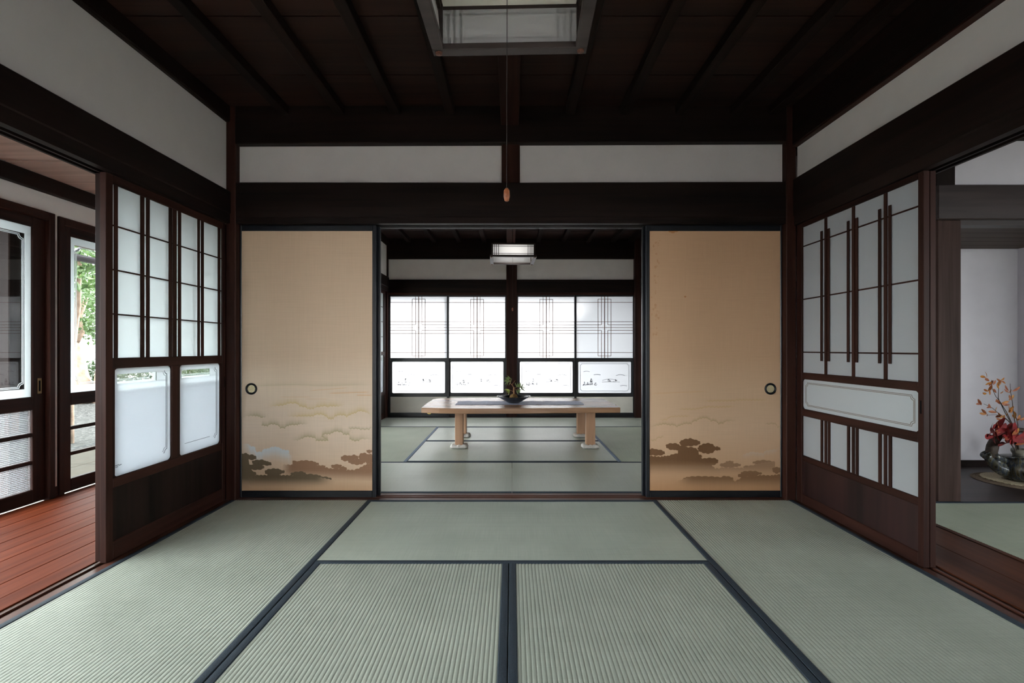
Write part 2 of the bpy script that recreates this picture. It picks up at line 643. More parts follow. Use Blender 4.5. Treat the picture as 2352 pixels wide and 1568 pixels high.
def fillet(mb, corner, du, dv, dw, r, n=6):
    """dark wedge that rounds off the corner of a pane opening"""
    C, U, V = Vector(corner), Vector(du), Vector(dv)
    pts = [C]
    cen = C + U * r + V * r
    for i in range(n + 1):
        a = i / n * PI / 2
        pts.append(cen - U * (r * math.cos(PI / 2 - a)) - V * (r * math.sin(PI / 2 - a)))
    mb.extrude(pts, dw)


def ribbon(mb, pts, w, mp, d):
    """flat strip along a 2D line; mp maps (u,v)->3D, d = thickness vector"""
    n = len(pts)
    L, R = [], []
    for i in range(n):
        a, b = pts[max(i - 1, 0)], pts[min(i + 1, n - 1)]
        tx, ty = b[0] - a[0], b[1] - a[1]
        l = math.hypot(tx, ty) or 1
        nx, ny = -ty / l * w / 2, tx / l * w / 2
        L.append((pts[i][0] + nx, pts[i][1] + ny))
        R.append((pts[i][0] - nx, pts[i][1] - ny))
    for i in range(n - 1):
        q = [mp(*L[i]), mp(*L[i + 1]), mp(*R[i + 1]), mp(*R[i])]
        mb.extrude(q, d)


def notched(u0, u1, v0, v1, a):
    """rectangle whose corners are cut by small inward scallops"""
    pts = []

    def arc(cu, cv, s, e):
        for i in range(6):
            t = s + (e - s) * i / 5
            pts.append((cu + a * 0.75 * math.cos(t), cv + a * 0.75 * math.sin(t)))
    pts.append((u0 + a, v0)); pts.append((u1 - a, v0))
    arc(u1, v0, PI, PI / 2)
    pts.append((u1, v0 + a)); pts.append((u1, v1 - a))
    arc(u1, v1, 1.5 * PI, PI)
    pts.append((u1 - a, v1)); pts.append((u0 + a, v1))
    arc(u0, v1, 0, -PI / 2)
    pts.append((u0, v1 - a)); pts.append((u0, v0 + a))
    arc(u0, v0, PI / 2, 0)
    pts.append((u0 + a, v0))
    return pts


# ------------------------------------------------------------------ ground, roof, outside shell
WX = 1.845      # half width of the front room
ground = sbox('ground', 'gravel', (-40, 25, -15, 40, -0.6, -0.42), 'grey gravel yard around the house')
base = sbox('floor', 'concrete', (-3.12, 5.6, -1.3, 7.1, -0.40, -0.062), 'base slab under the rooms')
roof = struct('roof', 'roof over the house')
bar('roof_slab', 'dark_wood_X', roof, (-3.2, 6.2, -1.35, 7.12, 2.72, 2.9))
MB().extrude([(-3.1, 2.2, 2.19), (-3.9, 2.2, 1.95), (-3.9, 2.2, 1.99), (-3.1, 2.2, 2.27)], (0, 5.8, 0)).build('eave_board', 'eave_wood', roof)
bar('eave_fascia', 'eave_wood', roof, (-3.93, -3.90, 2.2, 8.0, 1.915, 2.0))
for i in range(13):
    y = 2.3 + i * 0.455
    MB().extrude([(-3.12, y, 2.18), (-3.88, y, 1.945), (-3.88, y, 1.90), (-3.12, y, 2.13)], (0, 0.05, 0)).build('rafter', 'eave_wood', roof)
MB().extrude([(-1.9, 7.1, 2.45), (-1.9, 7.95, 2.22), (-1.9, 7.95, 2.26), (-1.9, 7.1, 2.5)], (3.8, 0, 0)).build('rear_eave_board', 'eave_wood', roof)
bar('outer_wall_band', 'plaster', roof, (-3.16, -3.06, -1.3, 7.05, 2.10, 2.72))
gut = struct('trim_1', 'grey rain gutter hanging below the eave')
pts = [(-4.15 + 0.05 * math.cos(PI + PI * i / 10), 2.2, 1.885 + 0.055 * math.sin(PI + PI * i / 10)) for i in range(11)]
pts += [(-4.15 + 0.046 * math.cos(2 * PI - PI * i / 10), 2.2, 1.885 + 0.050 * math.sin(2 * PI - PI * i / 10)) for i in range(11)]
MB().extrude(pts, (0, 5.8, 0)).build('gutter', 'gutter_metal', gut)
for y in (3.0, 4.5, 5.9, 7.3):
    MB().tube([(-3.91, y, 1.95), (-4.02, y, 1.93), (-4.09, y, 1.89)], 0.012, 6).build('gutter_bracket', 'gutter_metal', gut)

# ------------------------------------------------------------------ floors: plank floors and sills
fv = struct('floor_veranda', 'reddish brown plank floor of the glazed veranda')
px = [-1.948, -2.044, -2.165, -2.278, -2.395, -2.505, -2.62, -2.735, -2.85, -2.965, -3.08]
for i in range(len(px) - 1):
    cuts = [-1.25, 0.3 + 0.9 * (i % 3), 7.0] if i % 2 else [-1.25, 7.0]
    for a, b in zip(cuts[:-1], cuts[1:]):
        bar('plank', 'veranda_floor_wood', fv, (px[i + 1] + 0.0012, px[i] - 0.0012, a + 0.001, b - 0.001, -0.03, -0.004 - 0.0008 * (i % 2)), 0.0015)


def sill(name, label, side, mat):
    s = side
    o = struct(name, label)
    xs = [(1.845, 1.884, 0.0), (1.884, 1.911, -0.008), (1.911, 1.921, 0.0), (1.921, 1.947, -0.008)]
    for (a, b, z) in xs:
        bar('sill_strip' if z == 0 else 'sill_groove', mat, o, (s * a, s * b, -1.3, 7.0 if s < 0 else 3.17, -0.06, z - 0.0015))
    return o


sill('trim_2', 'grooved red wood sill between tatami and veranda', -1, 'red_wood_Y')
sill('trim_3', 'grooved red wood sill between tatami and side room', 1, 'red_wood_Y')
fs = struct('floor_side_room', 'brown board strip beside the right sill')
for (a, b) in ((1.949, 2.16), (2.162, 2.375), (2.377, 2.408)):
    bar('plank', 'side_floor_wood', fs, (a, b, -1.2, 3.14, -0.03, -0.002 if b < 2.4 else 0.001), 0.0015)
th = struct('trim_4', 'grooved threshold between the two tatami rooms')
for (a, b, z) in ((3.172, 3.214, 0), (3.214, 3.240, -0.008), (3.240, 3.250, 0), (3.250, 3.277, -0.008), (3.277, 3.325, 0)):
    bar('sill_strip' if z == 0 else 'sill_groove', 'red_wood_X', th, (-1.845, 1.845, a, b, -0.06, z - 0.001))

# ------------------------------------------------------------------ tatami mats


def tatami(label, x0, x1, y0, y1, axis, mat='rush_', edge='edge_cloth', group=None, ribs=True):
    g = 0.0012
    x0 += g; x1 -= g; y0 += g; y1 -= g
    t = thing('tatami_mat', label, 'tatami mat', ((x0 + x1) / 2, (y0 + y1) / 2, -0.055), group)
    bar('straw_core', 'straw_core', t, (x0, x1, y0, y1, -0.055, -0.0042))
    he = 0.030
    a0, a1 = (x0, x1) if axis == 'Y' else (y0, y1)
    b0, b1 = (y0, y1) if axis == 'Y' else (x0, x1)
    i0, i1 = a0 + he - 0.002, a1 - he + 0.002
    n = round((i1 - i0) / 0.0152)
    rh = 0.0010 if 'sheen' in mat else 0.0018     # ribs flattened in the back room to pick up window glare
    prof = []
    for k in range(n):
        for q in (0.0, 0.10, 0.28, 0.5, 0.72, 0.90):
            s = math.sin(PI * q)
            prof.append((i0 + (k + q) * (i1 - i0) / n, -rh + rh * s ** 0.6))
    prof.append((i1, -rh))
    vs, fcs = [], []
    for (p, z) in prof:
        vs += [(p, b0, z), (p, b1, z)] if axis == 'Y' else [(b0, p, z), (b1, p, z)]
    for k in range(len(prof) - 1):
        q = (2 * k, 2 * k + 2, 2 * k + 3, 2 * k + 1)
        fcs.append(q if axis == 'Y' else q[::-1])
    MB().add(vs, fcs).build('rush_cover', mat + axis, t, smooth=True)
    for (a, b) in ((a0, a0 + he), (a1 - he, a1)):
        sec = [(a, -0.02), (a, 0.0), (a + 0.003, 0.0022), (a + 0.012, 0.003), (b - 0.012, 0.003), (b - 0.003, 0.0024), (b, 0.0), (b, -0.02)]
        pts = [(p, b0, z) for p, z in sec] if axis == 'Y' else [(b0, p, z) for p, z in sec]
        d = (0, b1 - b0, 0) if axis == 'Y' else (b1 - b0, 0, 0)
        MB().extrude(pts[::-1] if axis == 'Y' else pts, d).build('edge_cloth', edge, t)
    return t


# front room: eight mats
XL, XR, XM = -0.917, 0.918, -0.014
tatami('long green rush tatami mat along the veranda sill, under the left etched glass shoji', -WX, XL, 1.31, 3.17, 'Y', group='tatami mats of the front room')
tatami('tatami mat laid crosswise before the open fusuma doorway in the front room', XL, XR, 2.235, 3.17, 'X', group='tatami mats of the front room')
tatami('long green rush tatami mat along the right sill, below the dark lattice screen', XR, WX, 1.31, 3.17, 'Y', group='tatami mats of the front room')
tatami('left one of two lengthwise tatami mats meeting in the middle foreground', XL, XM, 0.40, 2.233, 'Y', group='tatami mats of the front room')
tatami('right one of two lengthwise tatami mats meeting in the middle foreground', XM, XR, 0.40, 2.233, 'Y', group='tatami mats of the front room')
tatami('tatami mat at the near left end of the veranda sill', -WX, XL, -0.55, 1.308, 'Y', group='tatami mats of the front room')
tatami('tatami mat laid crosswise at the near end of the front room', XL, XR, -0.55, 0.398, 'X', group='tatami mats of the front room')
tatami('tatami mat at the near right end of the right sill', XR, WX, -0.55, 1.308, 'Y', group='tatami mats of the front room')
# back room
y0, y1, y2, y3, y4 = 3.327, 4.24, 5.20, 6.12, 6.985
G = 'tatami mats of the back room'
tatami('left crosswise tatami mat just behind the grooved threshold', -WX, 0.0, y0, y1, 'X', 'rush_sheen_', group=G)
tatami('right crosswise tatami mat just behind the grooved threshold', 0.0, WX, y0, y1, 'X', 'rush_sheen_', group=G)
tatami('lengthwise tatami mat left of the low table', -WX, -0.925, y1, y3, 'Y', 'rush_green_', 'edge_cloth_lit', group=G)
tatami('crosswise tatami mat under the front legs of the low table', -0.925, 0.93, y1, y2, 'X', 'rush_sheen_', group=G)
tatami('crosswise tatami mat under the back legs of the low table', -0.925, 0.93, y2, y3, 'X', 'rush_sheen_', group=G)
tatami('lengthwise tatami mat right of the low table', 0.93, WX, y1, y3, 'Y', 'rush_green_', 'edge_cloth_lit', group=G)
tatami('left tatami mat at the foot of the bright far screens', -WX, 0.0, y3, y4, 'X', 'rush_sheen_', group=G)
tatami('right tatami mat at the foot of the bright far screens', 0.0, WX, y3, y4, 'X', 'rush_sheen_', group=G)
# side room
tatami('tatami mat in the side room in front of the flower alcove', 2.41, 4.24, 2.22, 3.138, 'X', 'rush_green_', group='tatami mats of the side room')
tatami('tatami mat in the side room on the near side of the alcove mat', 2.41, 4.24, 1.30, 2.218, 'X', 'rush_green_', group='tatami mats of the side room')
sbox('floor_side_room_base', 'straw_core', (2.41, 5.6, -1.2, 1.298, -0.06, -0.002), 'far part of the side room floor')
sbox('floor_side_room_edge', 'straw_core', (4.242, 5.6, 1.30, 3.138, -0.06, -0.002), 'far part of the side room floor')

# ------------------------------------------------------------------ ceilings


def ceiling(name, label, ya, yb, seams):
    c = struct(name, label)
    edges = [ya] + [s for s in seams if ya < s < yb] + [yb]
    for i in range(len(edges) - 1):
        bar('ceiling_board', 'ceiling_wood', c, (-1.90, 1.90, edges[i] + 0.004, edges[i + 1] - 0.004, 2.577, 2.60))
    bar('cover_board', 'dark_wood_X', c, (-1.95, 1.95, ya, yb, 2.602, 2.62))
    for x in (-1.487, -1.124, -0.760, -0.404, 0.380, 0.738, 1.095, 1.456, 1.703):
        bar('joist', 'dark_wood_Y', c, (x - 0.029, x + 0.029, ya, yb, 2.521, 2.577), 0.003)
    bar('centre_beam', 'frame_wood_Y', c, (-0.073, 0.046, ya, yb, 2.45, 2.577), 0.006)
    return c


ceiling('ceiling', 'dark board ceiling with joists over the front room', -0.6, 3.16, [-0.17, 0.325, 0.82, 1.315, 1.81, 2.303, 2.798])
ceiling('ceiling_back_room', 'dark board ceiling with joists over the back room', 3.30, 6.99, [3.55, 4.05, 4.55, 5.05, 5.55, 6.05, 6.55])
cv = struct('ceiling_veranda', 'brown cedar board ceiling of the veranda')
ys = [2.913 + 0.54 * k for k in range(-8, 9)]
ys = [-1.3] + [y for y in ys if -1.3 < y < 7.0] + [7.0]
for i in range(len(ys) - 1):
    bar('ceiling_board', 'veranda_ceiling_wood', cv, (-3.10, -1.93, ys[i] + 0.004, ys[i + 1] - 0.004, 2.12 + 0.006 * (i % 2), 2.15), 0.002)
bar('cover_board', 'dark_wood_X', cv, (-3.12, -1.90, -1.3, 7.0, 2.152, 2.17))

# ------------------------------------------------------------------ walls of the front and back room


def side_wall(name, label, s, ya, yb, zk, zn, zb, opening=True, beam_face=1.845, pl='plaster', d=0.0):
    """s=-1 left, +1 right; lintel zk..zn, plaster zn..zb, beam above"""
    w = struct(name, label)
    bar('plaster_panel', pl, w, (s * (1.872 - d), s * 1.95, ya, yb, zn - 0.06, zb + 0.05))
    bar('lintel_beam', 'dark_wood_Y', w, (s * (1.842 - d), s * 1.95, ya, yb, zk + 0.062, zn), 0.005)
    for (a, b, z) in ((1.847, 1.884, 0), (1.884, 1.911, 0.015), (1.911, 1.921, 0), (1.921, 1.948, 0.015), (1.948, 1.962, 0)):
        bar('head_track', 'dark_wood_Y', w, (s * (a - d), s * (b - d), ya, yb, zk + z, zk + 0.0615))
    bar('top_beam', 'dark_wood_Y', w, (s * (beam_face - d), s * 1.96, ya, yb, zb, 2.60), 0.008)
    return w


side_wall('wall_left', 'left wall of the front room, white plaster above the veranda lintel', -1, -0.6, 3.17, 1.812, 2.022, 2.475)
wr = side_wall('wall_right', 'right wall of the front room, white plaster band above a dark lintel', 1, -0.6, 3.17, 1.80, 2.103, 2.322, beam_face=1.835, pl='plaster_lit')
bar('beam_lip', 'frame_wood_Y', wr, (1.835, 1.875, -0.6, 3.17, 2.314, 2.322))
side_wall('wall_back_room_left', 'left wall of the back room', -1, 3.30, 6.99, 1.812, 2.022, 2.475, pl='plaster_lit', d=0.066)
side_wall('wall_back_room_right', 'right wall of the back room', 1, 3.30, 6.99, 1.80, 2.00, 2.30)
sbox('wall_back_room_closet', 'plaster_lit', (1.875, 1.95, 3.42, 6.9, 0, 1.80), 'closed pale side of the back room')  # unseen side, made pale to bounce light into the back room

# pillars
for (n, b) in (('pillar', (-1.875, -1.812, 3.165, 3.30, -0.05, 2.59)), ('pillar', (1.798, 1.862, 3.165, 3.30, -0.05, 2.59)),
               ('pillar', (-1.90, -1.792, 6.955, 7.06, -0.05, 2.59)), ('pillar', (1.765, 1.875, 6.93, 7.06, -0.05, 2.59)),
               ('pillar', (-1.96, -1.84, -0.68, -0.56, -0.05, 2.59)), ('pillar', (1.84, 1.96, -0.68, -0.56, -0.05, 2.59))):
    sbox(n, 'frame_wood_Z', b, None, 0.004)

wf = struct('wall_middle', 'wall over the fusuma doorway between the two rooms')
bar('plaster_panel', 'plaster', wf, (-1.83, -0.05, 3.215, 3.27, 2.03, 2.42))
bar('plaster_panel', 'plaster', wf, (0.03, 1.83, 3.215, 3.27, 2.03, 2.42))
bar('strut', 'frame_wood_Z', wf, (-0.069, 0.052, 3.195, 3.29, 2.02, 2.46), 0.004)
MB().extrude([(-1.815, 3.162, 2.335), (-0.2, 3.162, 2.341), (1.80, 3.162, 2.350), (1.80, 3.162, 2.60), (-1.815, 3.162, 2.60)], (0, 0.13, 0)).build('top_beam', 'dark_wood_X', wf, 0.005)
MB().extrude([(-1.815, 3.170, 1.855), (1.80, 3.170, 1.855), (1.80, 3.170, 2.088), (0.0, 3.170, 2.082), (-1.815, 3.170, 2.084)], (0, 0.15, 0)).build('lintel_beam', 'dark_wood_X', wf, 0.004)
for (a, b, z) in ((3.172, 3.214, 0), (3.214, 3.241, 0.015), (3.241, 3.250, 0), (3.250, 3.277, 0.015), (3.277, 3.325, 0)):
    bar('head_track', 'dark_wood_X', wf, (-1.812, 1.80, a, b, 1.815 + z, 1.8545))

ww = struct('wall_far', 'far wall of the back room above the bright screens')
bar('plaster_panel', 'plaster_lit', ww, (-1.80, -0.06, 7.02, 7.08, 1.97, 2.32))
bar('plaster_panel', 'plaster_lit', ww, (0.05, 1.80, 7.02, 7.08, 1.97, 2.32))
bar('top_beam', 'dark_wood_X', ww, (-1.80, 1.80, 6.96, 7.08, 2.287, 2.60), 0.005)
bar('lintel_beam', 'dark_wood_X', ww, (-1.81, 1.80, 6.975, 7.08, 1.80, 1.988), 0.004)
bar('head_track', 'frame_wood_X', ww, (-1.81, 1.80, 6.99, 7.08, 1.768, 1.80))
bar('centre_post', 'frame_wood_Z', ww, (-0.082, 0.072, 6.965, 7.09, 0.0, 2.50), 0.004)
bar('foot_sill', 'frame_wood_X', ww, (-1.81, 1.80, 6.985, 7.10, -0.06, 0.006))
bar('outer_band', 'plaster', ww, (-1.95, 1.95, 7.08, 7.12, 1.85, 2.72))

# rear wall of the front room (behind the viewpoint): open window with frame
wb = struct('wall_rear', 'rear wall of the front room with a wide opening')
bar('plaster_panel', 'plaster', wb, (-1.95, 1.95, -0.68, -0.60, 1.85, 2.60))
bar('lintel_beam', 'dark_wood_X', wb, (-1.95, 1.95, -0.70, -0.57, 1.80, 1.95))
for k in range(5):
    x = -1.84 + k * 0.92
    bar('sash_stile', 'frame_wood_Z', wb, (x - 0.025, x + 0.025, -0.66, -0.62, 0.0, 1.80))
for k in range(4):
    x = -1.84 + k * 0.92
    bar('sash_rail', 'frame_wood_X', wb, (x + 0.025, x + 0.895, -0.66, -0.62, 0.62, 0.68))
    bar('sash_rail', 'frame_wood_X', wb, (x + 0.025, x + 0.895, -0.66, -0.62, 0.0, 0.07))
    bar('pane', 'rear_paper', wb, (x + 0.025, x + 0.895, -0.642, -0.638, 0.68, 1.80))
    bar('pane', 'rear_paper', wb, (x + 0.025, x + 0.895, -0.642, -0.638, 0.07, 0.62))
sbox('wall_veranda_end', 'plaster', (-3.1, -1.95, -1.32, -1.25, -0.4, 2.15), 'near end wall of the veranda')
sbox('wall_veranda_far_end', 'plaster', (-3.1, -1.95, 7.0, 7.08, -0.4, 2.15), 'far end wall of the veranda')
sbox('wall_left_upper_back', 'plaster', (-1.98, -1.952, -1.3, 7.08, 2.0, 2.72), 'back of the wall above the veranda ceiling')

# ------------------------------------------------------------------ veranda window wall
wv = struct('wall_veranda', 'white plaster wall with window openings along the veranda')
bar('plaster_panel', 'plaster_lit', wv, (-3.14, -3.09, -1.3, 7.0, 1.89, 2.03))
bar('ceiling_trim', 'dark_wood_Y', wv, (-3.12, -3.045, -1.3, 7.0, 2.02, 2.118), 0.004)
bar('plaster_strip', 'plaster_lit', wv, (-3.14, -3.09, 3.235, 3.29, 0.0, 1.89))
bar('baseboard', 'frame_wood_Y', wv, (-3.14, -3.082, 3.235, 3.29, -0.01, 0.06))
bar('outer_post', 'outer_wood', wv, (-3.36, -3.20, 3.075, 3.235, -0.42, 2.2), 0.005)
bar('foundation_panel', 'plaster', wv, (-3.14, -3.12, -1.3, 7.0, -0.42, -0.02))


def sash_window(name, label, ya, yb, x=-3.10, outer=False, etched=True):
    """veranda sash: etched upper pane with frosted border, three ribbed lower panes"""
    w = struct(name, label)
    t = 0.016
    sa = 0.058 if outer else 0.085
    fr = 'frame_wood_'
    bar('stile', fr + 'Z', w, (x - t, x + t, ya, ya + sa, 0, 1.84), 0.003)
    bar('stile', fr + 'Z', w, (x - t, x + t, yb - sa, yb, 0, 1.84), 0.003)
    A, B = ya + sa, yb - sa
    bar('top_rail', fr + 'Y', w, (x - t, x + t, A, B, 1.777, 1.84))
    bar('middle_rail', fr + 'Y', w, (x - t, x + t, A, B, 0.598, 0.683), 0.003)
    bar('bottom_rail', fr + 'Y', w, (x - t, x + t, A, B, 0.0, 0.085), 0.003)
    for z in (0.437, 0.258):
        bar('glazing_bar', fr + 'Y', w, (x - 0.011, x + 0.011, A, B, z - 0.012, z + 0.012))
    b, bt = (0.040, 0.052) if etched else (0.004, 0.004)
    bar('pane', 'clear_glass', w, (x - 0.002, x + 0.002, A, B, 0.683, 1.777))
    fm = MB()
    fm.box(x + 0.0024, x + 0.0034, A, A + b, 0.683, 1.777)
    fm.box(x + 0.0024, x + 0.0034, B - b, B, 0.683, 1.777)
    fm.box(x + 0.0024, x + 0.0034, A + b, B - b, 0.683, 0.683 + bt)
    fm.box(x + 0.0024, x + 0.0034, A + b, B - b, 1.777 - bt, 1.777)
    f = fm.build('frosted_border', 'frosted_glass', w)
    for k in (0.008, 0.016):
        rb = MB()
        ribbon(rb, notched(A + b + k, B - b - k, 0.683 + bt + k, 1.777 - bt - k, 0.035), 0.004, lambda u, v: (x + 0.0026, u, v), (0.001, 0, 0))
        rb.build('etched_line', 'frosted_glass', w)
    for (z0, z1) in ((0.085, 0.246), (0.27, 0.425), (0.449, 0.598)):
        bar('lower_pane', 'clear_glass' if outer else 'ribbed_glass', w, (x - 0.002, x + 0.002, A, B, z0, z1))
    if not outer:
        h = bar('finger_pull', 'brass_dull', w, (x + t, x + t + 0.002, yb - 0.055, yb - 0.028, 0.70, 0.80))
        bar('pull_slot', 'slot_dark', h, (x + t + 0.0021, x + t + 0.003, yb - 0.048, yb - 0.036, 0.715, 0.785))
    return w


def frame_of(name, label, ya, yb, x0=-3.13, x1=-3.055):
    w = struct(name, label)
    bar('jamb', 'frame_wood_Z', w, (x0, x1, ya - 0.042, ya, -0.01, 1.893), 0.004)
    bar('jamb', 'frame_wood_Z', w, (x0, x1, yb, yb + 0.042, -0.01, 1.893), 0.004)
    bar('head', 'frame_wood_Y', w, (x0, x1, ya, yb, 1.84, 1.893), 0.004)
    return w


frame_of('trim_5', 'dark window frame on the near part of the veranda', -1.25, 3.195)
sash_window('window_1', 'sliding veranda window with ribbed lower panes, nearest the wall strip', 2.25, 3.195)
sash_window('window_2', 'sliding veranda window beside the first one', 1.36, 2.28, x=-3.07, outer=True, etched=False)
sash_window('window_3', 'third sliding veranda window', 0.45, 1.37, outer=True, etched=False)
sash_window('window_4', 'fourth sliding veranda window', -0.45, 0.47, x=-3.07, outer=True, etched=False)
sash_window('window_5', 'fifth sliding veranda window', -1.25, -0.43, outer=True, etched=False)
frame_of('trim_6', 'dark window frame beside the sliding screens', 3.325, 6.95, -3.13, -3.075)
sash_window('window_6', 'veranda window looking onto the garden tree', 3.322, 4.26, outer=True)
sash_window('window_7', 'veranda window past the garden tree', 4.24, 5.16, outer=True, x=-3.07)
sash_window('window_8', 'veranda window near the back room', 5.14, 6.06, outer=True)
sash_window('window_9', 'last veranda window by the back room', 6.04, 6.95, outer=True, x=-3.07)

# ------------------------------------------------------------------ left sliding screens with etched glass


def etched_shoji(label, ya, xf, t=0.029, group=None, name='shoji_screen', rear=False):
    """glazed screen on the veranda side; ya = near end, xf = room-side face (x), thickness away from the room"""
    d = ya - 2.238
    w = thing(name, label, 'sliding door', (xf - t / 2, ya + 0.48, 0.0), group)
    xb = xf - t
    xm = xf - 0.011

    def Y(v):
        return v + d
    Yf = 3.203
    bar('stile', 'frame_wood_Z', w, (xb, xf, Y(2.238), Y(2.278), 0.0, 1.812), 0.002)
    bar('stile', 'frame_wood_Z', w, (xb, xf, Y(3.138), Y(Yf), 0.0, 1.812), 0.002)
    bar('top_rail', 'frame_wood_Y', w, (xb, xf, Y(2.278), Y(3.138), 1.770, 1.812), 0.002)
    bar('middle_rail', 'frame_wood_Y', w, (xb, xf, Y(2.278), Y(3.138), 0.899, 0.949), 0.003)
    bar('lower_rail', 'frame_wood_Y', w, (xb, xf, Y(2.278), Y(3.138), 0.335, 0.383), 0.003)
    bar('bottom_rail', 'frame_wood_Y', w, (xb, xf, Y(2.278), Y(3.138), 0.0, 0.085), 0.003)
    bar('kick_panel', 'dark_wood_Z', w, (xm - 0.006, xm + 0.006, Y(2.278), Y(3.138), 0.085, 0.335))
    bar('post', 'frame_wood_Z', w, (xb, xf, Y(2.672), Y(2.739), 0.383, 0.899), 0.003)
    for (a, b) in ((2.278, 2.288), (3.119, 3.138)):
        bar('pane_edge', 'frame_wood_Z', w, (xb, xf, Y(a), Y(b), 0.383, 0.899))
    # upper glass with thin lattice
    sft = 0.0
    bars = ((2.292, 2.311), (2.455, 2.478), (2.493, 2.514), (2.658, 2.681), (2.689, 2.717), (2.731, 2.753), (2.901, 2.919), (2.933, 2.956), (3.101, 3.124))
    if rear:
        bars = ((2.43, 2.45), (2.62, 2.64), (2.845, 2.862), (3.055, 3.07))
    bar('upper_pane', 'clear_glass' if rear else 'frosted_glass_pale', w, (xm - 0.0015, xm + 0.0015, Y(2.278), Y(3.138), 0.949, 1.770))
    for (a, b) in bars:
        bar('lattice_bar', 'frame_wood_Z', w, (xm + 0.0016, xm + 0.007, Y(a) + sft, Y(b) + sft, 0.949, 1.770))
    for z in (1.576, 1.367, 1.157):
        bar('cross_bar', 'frame_wood_Y', w, (xm + 0.0016, xm + 0.006, Y(2.278), Y(3.138), z - 0.0035, z + 0.0035))
    # two etched lower panes
    for (a, b, ca, cb) in ((2.288, 2.672, 2.312, 2.572), (2.739, 3.119, 2.764, 3.022)):
        A, B = Y(a), Y(b)
        z0, z1 = 0.383, 0.899
        if rear:
            p = bar('lower_pane', 'frosted_rear', w, (xm - 0.0015, xm + 0.0015, A, B, z0, 0.800))
            bar('clear_strip', 'clear_glass', p, (xm - 0.0015, xm + 0.0015, A, B, 0.800, z1))
        else:
            m = MB()
            q = (xm - 0.0015, xm + 0.0015)
            m.box(q[0], q[1], A, B, z0, 0.824)
            m.box(q[0], q[1], A, Y(ca), 0.824, 0.870)
            m.box(q[0], q[1], Y(cb), B, 0.824, 0.870)
            m.box(q[0], q[1], A, B, 0.870, z1)
            p = m.build('lower_pane', 'frosted_glass_low', w)
            bar('clear_strip', 'clear_glass', p, (q[0], q[1], Y(ca), Y(cb), 0.824, 0.870))
            pth = notched(A + 0.030, B - 0.026, z0 + 0.045, z1 - 0.024, 0.026)
            mp = lambda u, v: (xm + 0.0017, u, v)
            k = 0.0045
            inner = notched(A + 0.030 + 0.009, B - 0.026 - 0.009, z0 + 0.045 + 0.009, z1 - 0.024 - 0.009, 0.026)
            rb = MB()
            ribbon(rb, pth[1:16], k, mp, (0.0006, 0, 0))
            rb.build('etched_line', 'etch_grey', p)
            rb = MB()
            ribbon(rb, inner[1:16], k * 0.6, mp, (0.0006, 0, 0))
            rb.build('etched_line', 'etch_grey', p)
            if a > 2.7:
                rb = MB()
                ribbon(rb, [(A + 0.05, z0 + 0.062), (B - 0.10, z0 + 0.062)], 0.003, mp, (0.0006, 0, 0))
                rb.build('etched_line', 'etch_grey', p)
            for (du, dv, l) in ((0.012, 0.052, 0.022), (0.014, 0.044, 0.016), (0.034, 0.050, 0.016)):
                if a < 2.7:
                    rb = MB()
                    ribbon(rb, [(A + du, z0 + dv), (A + du + l, z0 + dv + 0.001)], 0.004, mp, (0.0006, 0, 0))
                    rb.build('etched_line', 'etch_grey', p)
        r = 0.024
        for (cy, cz, sy, sz) in ((A, z0, 1, 1), (B, z0, -1, 1), (A, z1, 1, -1), (B, z1, -1, -1)):
            fl = MB()
            fillet(fl, (xb + 0.004, cy, cz), (0, sy, 0), (0, 0, sz), (t - 0.008, 0, 0), r)
            fl.build('corner_piece', 'frame_wood_Z', p)
    bar('finger_slot', 'slot_dark', w, (xf, xf + 0.0006, Y(3.158), Y(3.166), 0.74, 0.81))
    return w


etched_shoji('dark framed glass screen with two rounded etched panes, on the room side by the veranda', 2.238, -1.880, group='glass screens stacked by the veranda')
etched_shoji('second veranda screen, slid behind the one with the etched panes', 2.252, -1.9145, group='glass screens stacked by the veranda', rear=True)
G = 'glass screens beside the back room'
etched_shoji('glass screen at the far left corner of the back room', 5.965, -1.814, group=G)
etched_shoji('glass screen slid behind the far left corner screen of the back room', 5.95, -1.8485, group=G, rear=True)

# ------------------------------------------------------------------ right sliding lattice screens


